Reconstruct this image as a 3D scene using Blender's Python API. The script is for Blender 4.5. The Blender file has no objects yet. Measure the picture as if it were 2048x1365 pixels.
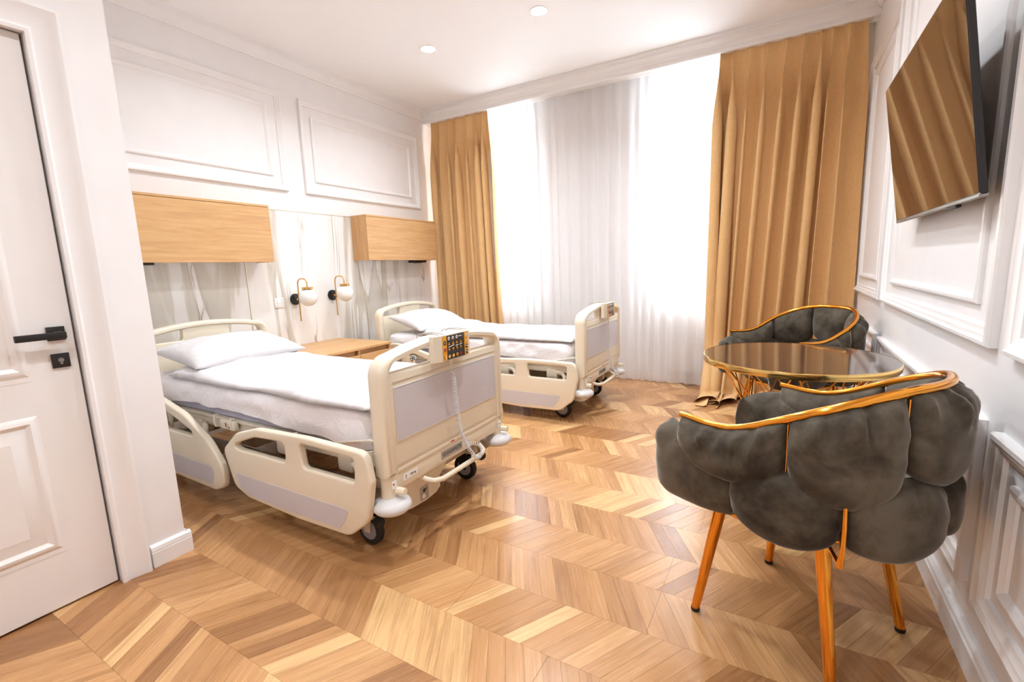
import bpy, bmesh, math, random
from mathutils import Vector, Matrix, noise
random.seed(7)
SC = bpy.context.scene
COL = SC.collection
PI = math.pi

# ------------------------------------------------------------------ camera
F_PX = 925.46                      # focal length in pixels of the 2048 px wide frame
YAW, PITCH, ROLL = -0.52963, -0.15568, -0.03444
cam_d = bpy.data.cameras.new('camera')
cam_d.sensor_width = 36.0
cam_d.lens = F_PX / 2048 * 36.0
cam_d.clip_start = 0.02
cam = bpy.data.objects.new('camera', cam_d)
COL.objects.link(cam)
CF = Vector((math.sin(YAW) * math.cos(PITCH), math.cos(YAW) * math.cos(PITCH), math.sin(PITCH)))
CR0 = Vector((math.cos(YAW), -math.sin(YAW), 0))
CU0 = CR0.cross(CF)
CR = CR0 * math.cos(ROLL) + CU0 * math.sin(ROLL)
CU = CU0 * math.cos(ROLL) - CR0 * math.sin(ROLL)
CAM_P = Vector((0, 0, 1.25))
cam.matrix_world = Matrix(((CR.x, CU.x, -CF.x, CAM_P.x), (CR.y, CU.y, -CF.y, CAM_P.y), (CR.z, CU.z, -CF.z, CAM_P.z), (0, 0, 0, 1)))
SC.camera = cam

# ------------------------------------------------------------------ world, daylight, exposure
SKY = 18.0
world = bpy.data.worlds.new('world')
SC.world = world
world.use_nodes = True
bg = world.node_tree.nodes['Background']
bg.inputs['Color'].default_value = (0.77, 0.89, 1.0, 1)
bg.inputs['Strength'].default_value = SKY
SC.view_settings.view_transform = 'Standard'
SC.view_settings.look = 'None'
SC.view_settings.exposure = 0.62
SC.view_settings.gamma = 1.0
SC.view_settings.use_curve_mapping = False
cy = SC.cycles
cy.max_bounces = 6; cy.diffuse_bounces = 5; cy.glossy_bounces = 3; cy.transmission_bounces = 4; cy.transparent_max_bounces = 10
cy.caustics_reflective = False; cy.caustics_refractive = False
cy.use_adaptive_sampling = True; cy.adaptive_threshold = 0.09; cy.adaptive_min_samples = 16; cy.use_light_tree = False
cy.sample_clamp_indirect = 6.0
LAMP_W = 10.0                      # every recessed ceiling lamp

# room numbers (metres; camera stands at x = 0, y = 0)
XL, XR, XD = -3.966, 0.551, -2.345    # wall behind the beds, right wall, wall with the door
YB, YC = 5.03, 4.72                   # window wall, front of the curtain cornice
YF = -2.6                             # wall behind the camera
ZC = 3.2
WINS = ((-3.58, -2.60), (-1.18, -0.22))
WZ0, WZ1 = 0.86, 3.02
for i, (a, b) in enumerate(WINS):     # sky portals: they only guide sampling of the sky through the two windows
    ld = bpy.data.lights.new('window_portal', 'AREA')
    ld.shape = 'RECTANGLE'; ld.size = b - a; ld.size_y = WZ1 - WZ0
    ld.cycles.is_portal = True
    lo = bpy.data.objects.new('window_portal', ld)
    lo.location = ((a + b) / 2, YB + 0.34, (WZ0 + WZ1) / 2)
    lo.rotation_euler = (PI / 2, 0, PI)
    lo.rotation_euler = (-PI / 2, 0, 0)
    COL.objects.link(lo)

# ------------------------------------------------------------------ materials
def srgb(r, g, b):
    f = lambda c: (c / 255 / 12.92) if c / 255 <= 0.04045 else ((c / 255 + 0.055) / 1.055) ** 2.4
    return (f(r), f(g), f(b), 1)
class NT:
    def __init__(s, name):
        s.m = bpy.data.materials.new(name); s.m.use_nodes = True
        s.t = s.m.node_tree; s.b = s.t.nodes['Principled BSDF']; s.out = s.t.nodes['Material Output']
    def n(s, kind, **kw):
        nd = s.t.nodes.new(kind)
        for k, v in kw.items():
            if k.startswith('i_'):
                key = k[2:]
                nd.inputs[int(key) if key.isdigit() else key].default_value = v
            else: setattr(nd, k, v)
        return nd
    def l(s, a, b): s.t.links.new(a, b)
    def ramp(s, fac, stops):
        r = s.n('ShaderNodeValToRGB')
        e = r.color_ramp.elements
        while len(e) < len(stops): e.new(0.5)
        for q, (p, c) in zip(e, stops): q.position = p; q.color = c
        s.l(fac, r.inputs['Fac']); return r.outputs['Color']
    def coords(s, which='Object', scale=(1, 1, 1), rot=(0, 0, 0)):
        tc = s.n('ShaderNodeTexCoord'); mp = s.n('ShaderNodeMapping')
        mp.inputs['Scale'].default_value = scale; mp.inputs['Rotation'].default_value = rot
        s.l(tc.outputs[which], mp.inputs['Vector']); return mp.outputs['Vector']
    def noise(s, vec, scale, detail=3, rough=0.5, dist=0):
        nd = s.n('ShaderNodeTexNoise'); nd.inputs['Scale'].default_value = scale; nd.inputs['Detail'].default_value = detail
        nd.inputs['Roughness'].default_value = rough; nd.inputs['Distortion'].default_value = dist
        if vec is not None: s.l(vec, nd.inputs['Vector'])
        return nd.outputs['Fac']
    def bump(s, h, strength, dist=0.002):
        bp = s.n('ShaderNodeBump'); bp.inputs['Strength'].default_value = strength; bp.inputs['Distance'].default_value = dist
        s.l(h, bp.inputs['Height']); s.l(bp.outputs['Normal'], s.b.inputs['Normal'])
    def mix(s, fac, a, b, blend='MIX'):
        m = s.n('ShaderNodeMix', data_type='RGBA', blend_type=blend)
        if isinstance(fac, (int, float)): m.inputs[0].default_value = fac
        else: s.l(fac, m.inputs[0])
        for sock, v in ((m.inputs[6], a), (m.inputs[7], b)):
            if isinstance(v, tuple): sock.default_value = v
            else: s.l(v, sock)
        return m.outputs[2]
    def set(s, **kw):
        names = dict(color='Base Color', rough='Roughness', metal='Metallic', spec='Specular IOR Level', coat='Coat Weight', coat_r='Coat Roughness',
                     sheen='Sheen Weight', sheen_r='Sheen Roughness', emit='Emission Color', emit_s='Emission Strength', trans='Transmission Weight', sub='Subsurface Weight', ior='IOR', alpha='Alpha')
        for k, v in kw.items():
            s.b.inputs[names[k]].default_value = v
        return s
def plain(name, c, rough=0.5, metal=0.0, var=0.04, nscale=6.0, bump=0.0, bscale=400.0, **kw):
    """a paint, plastic or metal: one colour with a faint procedural mottling"""
    t = NT(name); t.set(rough=rough, metal=metal, **kw)
    v = t.coords()
    nf = t.noise(v, nscale, 1)
    lo = tuple(max(0, q * (1 - var)) for q in c[:3]) + (1,); hi = tuple(min(1, q * (1 + var)) for q in c[:3]) + (1,)
    t.l(t.ramp(nf, [(0.3, lo), (0.7, hi)]), t.b.inputs['Base Color'])
    if bump: t.bump(t.noise(v, bscale, 2), bump, 0.001)
    return t.m

M = {}
M['wall'] = plain('wall_paint', srgb(238, 234, 233), 0.55, var=0.012)
M['ceiling'] = plain('ceiling_paint', srgb(250, 248, 248), 0.7, var=0.004)
M['trim'] = plain('white_lacquer', srgb(240, 237, 236), 0.35, var=0.01)
M['door'] = plain('door_lacquer', srgb(236, 231, 228), 0.35, var=0.012)
M['black'] = plain('black_metal', srgb(28, 24, 23), 0.38, var=0.1)
M['rubber'] = plain('black_rubber', srgb(26, 24, 23), 0.55, var=0.1)
M['hub'] = plain('grey_wheel_hub', srgb(150, 150, 156), 0.45)
M['cream'] = plain('cream_plastic', srgb(230, 218, 196), 0.38, var=0.02)
M['cream2'] = plain('cream_enamel', srgb(220, 209, 190), 0.32, var=0.03)
M['greyplastic'] = plain('light_grey_plastic', srgb(214, 211, 210), 0.42, var=0.02)
M['lilac'] = plain('lilac_laminate', srgb(204, 199, 203), 0.5, var=0.015)
M['steel'] = plain('grey_steel', srgb(150, 146, 140), 0.35, metal=0.8, var=0.06)
M['darkbeige'] = plain('frame_steel', srgb(176, 166, 148), 0.45, var=0.05)  # darker beige of the bed's under-frame and seam lines
M['gold'] = plain('polished_gold', srgb(236, 160, 62), 0.13, metal=1.0, var=0.04)
M['brass'] = plain('brushed_brass', srgb(218, 172, 104), 0.27, metal=1.0, var=0.04)
M['glinttrim'] = plain('glint_brass_trim', srgb(244, 234, 206), 0.3, metal=0.9, var=0.03)  # gold trim made pale, its bright reflection put into the colour
M['tablegold'] = plain('brass_band', srgb(234, 198, 124), 0.14, metal=1.0, var=0.04)
M['opal'] = plain('opal_glass', srgb(240, 238, 233), 0.22, var=0.01, sub=0.0)
M['orange'] = plain('orange_print', srgb(238, 166, 28), 0.5, var=0.02)
M['keydark'] = plain('dark_print', srgb(62, 54, 54), 0.5, var=0.03)
M['keygreen'] = plain('green_print', srgb(38, 52, 48), 0.5, var=0.03)
M['keywhite'] = plain('white_print', srgb(240, 240, 236), 0.5, var=0.01)
M['keyred'] = plain('red_print', srgb(196, 44, 38), 0.5, var=0.02)
M['labelgrey'] = plain('grey_print', srgb(168, 160, 150), 0.5, var=0.02)
M['ink'] = plain('dark_ink', srgb(58, 54, 62), 0.5, var=0.02)

def linen(name, c, scale=1.0):
    t = NT(name); t.set(rough=0.85, sheen=0.15, sheen_r=0.5)
    v = t.coords()
    t.l(t.ramp(t.noise(v, 5, 3), [(0.3, tuple(q * 0.975 for q in c[:3]) + (1,)), (0.7, c)]), t.b.inputs['Base Color'])
    big = t.noise(v, 6 * scale, 2.5, 0.55, 1.6)
    t.bump(big, 0.55, 0.016)
    return t.m
M['linen'] = linen('white_linen', srgb(212, 208, 208))
M['linen2'] = linen('sheet_linen', srgb(234, 229, 231), 1.6)
M['mattress'] = linen('mattress_cover', srgb(176, 174, 192))

def wood(name, c_lo, c_mid, c_hi, scale=(26, 1.6, 26), rough=0.42, fine=1.0):
    t = NT(name); t.set(rough=rough)
    v = t.coords('Object', scale)
    a = t.noise(v, 1.3, 5, 0.6, 0.9)
    c = t.ramp(a, [(0.25, c_lo), (0.5, c_mid), (0.78, c_hi)])
    v2 = t.coords('Object', tuple(q * 5 for q in scale))
    g = t.noise(v2, 1.0, 3, 0.7)
    col = t.mix(0.16, c, t.ramp(g, [(0.35, c_lo), (0.6, c_hi)]), 'MIX')
    t.l(col, t.b.inputs['Base Color'])
    t.bump(g, 0.08, 0.001)
    return t.m
M['oak'] = wood('oak_veneer', srgb(184, 138, 88), srgb(204, 158, 106), srgb(214, 172, 122))
M['oak_side'] = wood('oak_veneer_upright', srgb(184, 138, 88), srgb(202, 155, 103), srgb(212, 168, 118), (26, 26, 1.6))

def floor_material():
    t = NT('floor_oak_laminate'); t.set(rough=0.3, spec=0.5)
    at = t.n('ShaderNodeAttribute', attribute_name='tint')
    uv = t.n('ShaderNodeUVMap', uv_map='grain')
    mp = t.n('ShaderNodeMapping'); mp.inputs['Scale'].default_value = (1.6, 26, 1)
    t.l(uv.outputs['UV'], mp.inputs['Vector'])
    g = t.noise(mp.outputs['Vector'], 1.2, 5, 0.62, 1.1)
    base = t.ramp(at.outputs['Fac'], [(0.0, srgb(158, 111, 70)), (0.35, srgb(184, 135, 88)), (0.65, srgb(198, 149, 101)), (1.0, srgb(222, 180, 128))])
    dark = t.mix(1.0, base, t.ramp(g, [(0.25, (0.66, 0.58, 0.5, 1)), (0.5, (0.98, 0.97, 0.96, 1)), (0.75, (1.1, 1.08, 1.04, 1))]), 'MULTIPLY')
    mp2 = t.n('ShaderNodeMapping'); mp2.inputs['Scale'].default_value = (5, 130, 1)
    t.l(uv.outputs['UV'], mp2.inputs['Vector'])
    g2 = t.noise(mp2.outputs['Vector'], 1.0, 3, 0.6)
    col = t.mix(0.4, dark, t.ramp(g2, [(0.3, (0.78, 0.72, 0.66, 1)), (0.6, (1, 1, 1, 1))]), 'MULTIPLY')
    t.l(col, t.b.inputs['Base Color'])
    t.l(t.ramp(g2, [(0.3, (0.20,) * 3 + (1,)), (0.7, (0.30,) * 3 + (1,))]), t.b.inputs['Roughness'])
    t.bump(g2, 0.02, 0.0004)
    return t.m
M['floor'] = floor_material()
M['joint'] = plain('floor_joint', srgb(120, 78, 44), 0.6)

def marble():
    t = NT('veined_marble_slab'); t.set(rough=0.12, spec=0.5)
    v = t.coords('Object', (1, 1.0, 0.11), (0.10, 0, 0))
    warp = t.noise(v, 2.3, 4, 0.5, 0.9)
    broad = t.ramp(warp, [(0.30, srgb(226, 219, 208)), (0.42, srgb(238, 234, 231)), (0.52, srgb(236, 232, 228)), (0.545, srgb(214, 207, 196)), (0.60, srgb(205, 198, 187)), (0.612, srgb(190, 182, 168)), (0.622, srgb(238, 234, 231)), (1, srgb(236, 231, 226))])
    v2 = t.coords('Object', (1, 1.0, 0.16), (-0.16, 0, 0))
    w2 = t.noise(v2, 2.2, 5, 0.55, 0.8)
    sub = t.n('ShaderNodeMath', operation='SUBTRACT'); t.l(w2, sub.inputs[0]); sub.inputs[1].default_value = 0.5
    ab = t.n('ShaderNodeMath', operation='ABSOLUTE'); t.l(sub.outputs[0], ab.inputs[0])
    vein = t.ramp(ab.outputs[0], [(0.0, srgb(178, 168, 152)), (0.004, srgb(214, 206, 194)), (0.014, (1, 1, 1, 1))])
    v3 = t.coords('Object', (1, 1, 0.05))
    gate = t.ramp(t.noise(v3, 3.0, 2), [(0.50, (0, 0, 0, 1)), (0.62, (1, 1, 1, 1))])
    vg = t.mix(gate, (1, 1, 1, 1), vein)
    t.l(t.mix(1.0, broad, vg, 'MULTIPLY'), t.b.inputs['Base Color'])
    return t.m
M['marble'] = marble()

def velvet():
    t = NT('grey_velvet'); t.set(rough=0.75, sheen=0.55, sheen_r=0.35, spec=0.2)
    t.b.inputs['Sheen Tint'].default_value = (0.82, 0.78, 0.72, 1)
    v = t.coords('Object')
    a = t.noise(v, 7, 5, 0.62, 0.3)
    t.l(t.ramp(a, [(0.36, srgb(50, 42, 33)), (0.5, srgb(78, 69, 57)), (0.64, srgb(100, 91, 78))]), t.b.inputs['Base Color'])
    t.bump(t.noise(v, 14, 4, 0.6), 0.25, 0.006)
    return t.m
M['velvet'] = velvet()
def drape():
    t = NT('ochre_drape_cloth'); t.set(rough=0.7, sheen=0.25, sheen_r=0.4)
    v = t.coords('Object', (260, 260, 40))
    t.l(t.ramp(t.noise(v, 1, 2), [(0.3, srgb(212, 166, 108)), (0.7, srgb(224, 180, 124))]), t.b.inputs['Base Color'])
    return t.m
M['drape'] = drape()
def sheer():
    t = NT('white_sheer_voile')
    tr = t.n('ShaderNodeBsdfTransparent'); df = t.n('ShaderNodeBsdfDiffuse'); tl = t.n('ShaderNodeBsdfTranslucent')
    df.inputs['Color'].default_value = srgb(246, 243, 242); tl.inputs['Color'].default_value = srgb(246, 243, 242)
    m1 = t.n('ShaderNodeMixShader'); m1.inputs[0].default_value = 0.45
    t.l(df.outputs[0], m1.inputs[1]); t.l(tl.outputs[0], m1.inputs[2])
    m2 = t.n('ShaderNodeMixShader')
    w = t.noise(t.coords('Object', (500, 500, 500)), 1, 1)
    mr = t.n('ShaderNodeMapRange'); mr.inputs[3].default_value = 0.64; mr.inputs[4].default_value = 0.84
    t.l(w, mr.inputs[0]); t.l(mr.outputs[0], m2.inputs[0])
    t.l(tr.outputs[0], m2.inputs[1]); t.l(m1.outputs[0], m2.inputs[2])
    t.l(m2.outputs[0], t.out.inputs['Surface'])
    return t.m
M['sheer'] = sheer()
def pane():
    t = NT('clear_window_glass')
    tr = t.n('ShaderNodeBsdfTransparent'); gl = t.n('ShaderNodeBsdfGlossy'); gl.inputs['Roughness'].default_value = 0.02
    tr.inputs['Color'].default_value = (0.96, 0.97, 0.97, 1)
    m = t.n('ShaderNodeMixShader'); m.inputs[0].default_value = 0.06
    t.l(tr.outputs[0], m.inputs[1]); t.l(gl.outputs[0], m.inputs[2]); t.l(m.outputs[0], t.out.inputs['Surface'])
    return t.m
M['glass'] = pane()
def screen():
    t = NT('glossy_black_screen'); t.set(rough=0.03, spec=0.9, coat=1.0, coat_r=0.02)
    t.l(t.ramp(t.noise(t.coords(), 3, 1), [(0.3, (0.004, 0.004, 0.005, 1)), (0.7, (0.006, 0.006, 0.006, 1))]), t.b.inputs['Base Color'])
    return t.m
M['screen'] = screen()
def tabletop():
    t = NT('dark_polished_tabletop'); t.set(rough=0.09, spec=0.7, coat=0.6, coat_r=0.04)
    v = t.coords('Object', (2, 24, 2), (0, 0, 0.5))
    a = t.noise(v, 1.4, 5, 0.6, 1.0)
    t.l(t.ramp(a, [(0.3, srgb(40, 32, 28)), (0.55, srgb(62, 52, 46)), (0.75, srgb(84, 74, 66))]), t.b.inputs['Base Color'])
    return t.m
M['tabletop'] = tabletop()
def lampglow():
    t = NT('lamp_diffuser'); t.set(color=(1, 1, 1, 1), emit=(1, 0.96, 0.9, 1), emit_s=30.0)
    return t.m
M['glow'] = lampglow()

# ------------------------------------------------------------------ geometry helpers
class G:
    """collects vertices and faces of ONE mesh"""
    def __init__(s): s.v = []; s.f = []; s.mi = []; s.cur = 0
    def add(s, verts, faces):
        o = len(s.v)
        s.v += [tuple(p) for p in verts]
        s.f += [tuple(i + o for i in f) for f in faces]
        s.mi += [s.cur] * len(faces)
        return s
    def box(s, x0, x1, y0, y1, z0, z1, m=None):
        vs = [Vector(p) for p in ((x0, y0, z0), (x1, y0, z0), (x1, y1, z0), (x0, y1, z0), (x0, y0, z1), (x1, y0, z1), (x1, y1, z1), (x0, y1, z1))]
        if m is not None: vs = [m @ p for p in vs]
        return s.add(vs, [(0, 3, 2, 1), (4, 5, 6, 7), (0, 1, 5, 4), (1, 2, 6, 5), (2, 3, 7, 6), (3, 0, 4, 7)])
    def rbox(s, x0, x1, y0, y1, z0, z1, r=0.01, seg=2, m=None):
        """box with rounded edges"""
        bm = bmesh.new()
        bmesh.ops.create_cube(bm, size=1.0)
        for q in bm.verts:
            q.co = Vector(((x0 + x1) / 2 + q.co.x * (x1 - x0), (y0 + y1) / 2 + q.co.y * (y1 - y0), (z0 + z1) / 2 + q.co.z * (z1 - z0)))
        r = min(r, 0.49 * min(abs(x1 - x0), abs(y1 - y0), abs(z1 - z0)))
        bmesh.ops.bevel(bm, geom=bm.edges[:], offset=r, segments=seg, profile=0.5, affect='EDGES')
        return s.bm(bm, m)
    def bm(s, bm, m=None):
        bm.verts.index_update()
        vs = [(m @ q.co) if m is not None else q.co.copy() for q in bm.verts]
        s.add(vs, [tuple(q.index for q in f.verts) for f in bm.faces]); bm.free(); return s
    def tube(s, path, r, n=10, closed=False, caps=True):
        """round tube along a list of points; r is one radius or one per point"""
        P = [Vector(p) for p in path]; k = len(P)
        R = r if isinstance(r, (list, tuple)) else [r] * k
        T = []
        for i in range(k):
            a = P[(i - 1) % k] if (closed or i > 0) else P[i]
            b = P[(i + 1) % k] if (closed or i < k - 1) else P[i]
            T.append((b - a).normalized())
        up = Vector((0, 0, 1)) if abs(T[0].z) < 0.9 else Vector((1, 0, 0))
        nrm = (up - T[0] * up.dot(T[0])).normalized()
        vs = []
        for i in range(k):
            nrm = nrm - T[i] * nrm.dot(T[i])
            nrm = nrm.normalized() if nrm.length > 1e-6 else T[i].orthogonal().normalized()
            bn = T[i].cross(nrm)
            for j in range(n):
                a = 2 * PI * j / n
                vs.append(P[i] + (nrm * math.cos(a) + bn * math.sin(a)) * R[i])
        fs = []
        for i in range(k if closed else k - 1):
            i2 = (i + 1) % k
            for j in range(n):
                j2 = (j + 1) % n
                fs.append((i * n + j, i * n + j2, i2 * n + j2, i2 * n + j))
        if caps and not closed:
            fs.append(tuple(range(n - 1, -1, -1))); fs.append(tuple((k - 1) * n + j for j in range(n)))
        return s.add(vs, fs)
    def lathe(s, prof, n=24, c=(0, 0, 0), m=None):
        """revolve (radius, height) points about the z axis through c"""
        vs = []; fs = []; k = len(prof)
        for r, z in prof:
            for j in range(n):
                a = 2 * PI * j / n
                p = Vector((r * math.cos(a), r * math.sin(a), z))
                vs.append((m @ p) if m is not None else p + Vector(c))
        for i in range(k - 1):
            for j in range(n):
                j2 = (j + 1) % n
                fs.append((i * n + j, i * n + j2, (i + 1) * n + j2, (i + 1) * n + j))
        fs.append(tuple(range(n - 1, -1, -1))); fs.append(tuple((k - 1) * n + j for j in range(n)))
        return s.add(vs, fs)
    def loft(s, loops, cap0=True, cap1=True, closed=True):
        n = len(loops[0]); vs = [p for L in loops for p in L]; fs = []
        for i in range(len(loops) - 1):
            for j in range(n if closed else n - 1):
                j2 = (j + 1) % n
                fs.append((i * n + j, i * n + j2, (i + 1) * n + j2, (i + 1) * n + j))
        if cap0: fs.append(tuple(range(n - 1, -1, -1)))
        if cap1: fs.append(tuple((len(loops) - 1) * n + j for j in range(n)))
        return s.add(vs, fs)
    def grid(s, pts, nu, nv):
        fs = [(i * nv + j, (i + 1) * nv + j, (i + 1) * nv + j + 1, i * nv + j + 1) for i in range(nu - 1) for j in range(nv - 1)]
        return s.add(pts, fs)
    def poly(s, pts): return s.add(pts, [tuple(range(len(pts)))])
    def obj(s, name, mat, parent=None, smooth=None, loc=None, fix=True):
        """link as ONE mesh object; smooth = sharp-edge angle in degrees, None for flat"""
        me = bpy.data.meshes.new(name)
        me.from_pydata(s.v, [], s.f); me.update()
        mats = mat if isinstance(mat, (list, tuple)) else [mat]
        for q in mats: me.materials.append(M[q] if isinstance(q, str) else q)
        if len(mats) > 1: me.polygons.foreach_set('material_index', s.mi)
        if fix:
            b = bmesh.new(); b.from_mesh(me)
            bmesh.ops.recalc_face_normals(b, faces=b.faces[:]); b.to_mesh(me); b.free()
        if smooth is not None:
            me.polygons.foreach_set('use_smooth', [True] * len(me.polygons))
            if smooth < 179: me.set_sharp_from_angle(angle=math.radians(smooth))
        o = bpy.data.objects.new(name, me); COL.objects.link(o)
        if parent is not None: o.parent = parent
        if loc is not None: o.location = loc
        return o
def thing(name, label, cat, loc=(0, 0, 0), rz=0.0, group=None):
    o = bpy.data.objects.new(name, None); COL.objects.link(o)
    o.empty_display_size = 0.1
    o.location = loc; o.rotation_euler = (0, 0, rz)
    return tag(o, label, cat, group)
def tag(o, label, cat, group=None):
    o['label'] = label; o['category'] = cat
    if group: o['group'] = group
    return o
def struct(o, label=None):
    o['kind'] = 'structure'
    if label: o['label'] = label
    return o
def copy_tree(o, parent=None):
    c = o.copy(); COL.objects.link(c); c.parent = parent
    for ch in list(o.children): copy_tree(ch, c)
    return c
def round_poly(pts, n=6):
    """pts = (x, y, radius); returns the outline with its corners rounded"""
    out = []; k = len(pts)
    for i in range(k):
        p = Vector(pts[i][:2]); r = pts[i][2] if len(pts[i]) > 2 else 0
        a = (Vector(pts[i - 1][:2]) - p); b = (Vector(pts[(i + 1) % k][:2]) - p)
        if r <= 0: out.append(tuple(p)); continue
        la, lb = a.length, b.length; a.normalize(); b.normalize()
        ang = a.angle(b)
        d = min(r / math.tan(ang / 2), la * 0.49, lb * 0.49)
        p0, p1 = p + a * d, p + b * d
        for j in range(n + 1):
            q = j / n
            out.append(tuple(p0 * (1 - q) ** 2 + p * 2 * q * (1 - q) + p1 * q ** 2))
    return out
def offset_poly(ol, d):
    """move every corner of a closed outline inwards by d (outline runs counter-clockwise)"""
    n = len(ol); out = []
    for i in range(n):
        p0, p1, p2 = Vector(ol[i - 1]), Vector(ol[i]), Vector(ol[(i + 1) % n])
        e1, e2 = (p1 - p0), (p2 - p1)
        if e1.length < 1e-9: e1 = e2
        if e2.length < 1e-9: e2 = e1
        n1 = Vector((-e1.y, e1.x)).normalized(); n2 = Vector((-e2.y, e2.x)).normalized()
        m = n1 + n2
        m = m.normalized() if m.length > 1e-6 else n1
        k = d / max(0.45, m.dot(n1))
        out.append((p1.x + m.x * k, p1.y + m.y * k))
    return out
def plate(outlines, half, bevel, res=2):
    """flat plate with holes and rounded edges in the xy plane, thickness 2 * half along z; returns (verts, faces)"""
    bm = bmesh.new(); rims = ([], [])
    for q, ol in enumerate(outlines):
        ol = [tuple(p[:2]) for p in ol]
        ol = [p for i, p in enumerate(ol) if math.hypot(p[0] - ol[i - 1][0], p[1] - ol[i - 1][1]) > 1e-5]
        sa = sum(ol[i - 1][0] * ol[i][1] - ol[i][0] * ol[i - 1][1] for i in range(len(ol)))
        if sa < 0: ol = ol[::-1]
        sg = 1 if q == 0 else -1
        st = [(bevel * (1 - math.cos(PI / 2 * k / (res + 1))), half - bevel + bevel * math.sin(PI / 2 * k / (res + 1))) for k in range(res + 2)]
        rows = [(d, -z) for d, z in st[::-1]] + st
        loops = [[bm.verts.new((x, y, z)) for x, y in offset_poly(ol, sg * d)] for d, z in rows]
        n = len(ol)
        for i in range(len(loops) - 1):
            for j in range(n): bm.faces.new((loops[i][j], loops[i][(j + 1) % n], loops[i + 1][(j + 1) % n], loops[i + 1][j]))
        for r, L in ((0, loops[0]), (1, loops[-1])): rims[r].extend(bm.edges.get((L[j], L[(j + 1) % n])) for j in range(n))
    for r in (0, 1): bmesh.ops.triangle_fill(bm, use_beauty=True, use_dissolve=False, edges=rims[r], normal=(0, 0, 1 if r else -1))
    bm.verts.index_update()
    vs = [v.co.copy() for v in bm.verts]; fs = [tuple(v.index for v in f.verts) for f in bm.faces]
    bm.free(); return vs, fs
def text_mesh(body, size, shear=0.0, spacing=1.0, ext=0.0004):
    cu = bpy.data.curves.new('tmp', 'FONT'); cu.body = body; cu.size = size; cu.shear = shear; cu.extrude = ext
    cu.align_x = 'CENTER'; cu.align_y = 'CENTER'; cu.space_character = spacing; cu.resolution_u = 2
    ob = bpy.data.objects.new('tmp', cu)
    me = bpy.data.meshes.new_from_object(ob)
    vs = [q.co.copy() for q in me.vertices]; fs = [tuple(p.vertices) for p in me.polygons]
    bpy.data.objects.remove(ob); bpy.data.curves.remove(cu); bpy.data.meshes.remove(me)
    return vs, fs
AX_YZ = Matrix(((0, 0, 1, 0), (1, 0, 0, 0), (0, 1, 0, 0), (0, 0, 0, 1)))    # plane (a, b) -> (y, z), thickness along x
AX_XZ = Matrix(((1, 0, 0, 0), (0, 0, -1, 0), (0, 1, 0, 0), (0, 0, 0, 1)))   # plane (a, b) -> (x, z), thickness along y
def put(g, vf, m, loc=(0, 0, 0)):
    L = Vector(loc)
    return g.add([(m @ p) + L for p in vf[0]], vf[1])
def smoothstep(a, b, x):
    t = max(0.0, min(1.0, (x - a) / (b - a))); return t * t * (3 - 2 * t)
def fbm(x, y, z=0.0): return noise.noise(Vector((x, y, z)))

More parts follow.
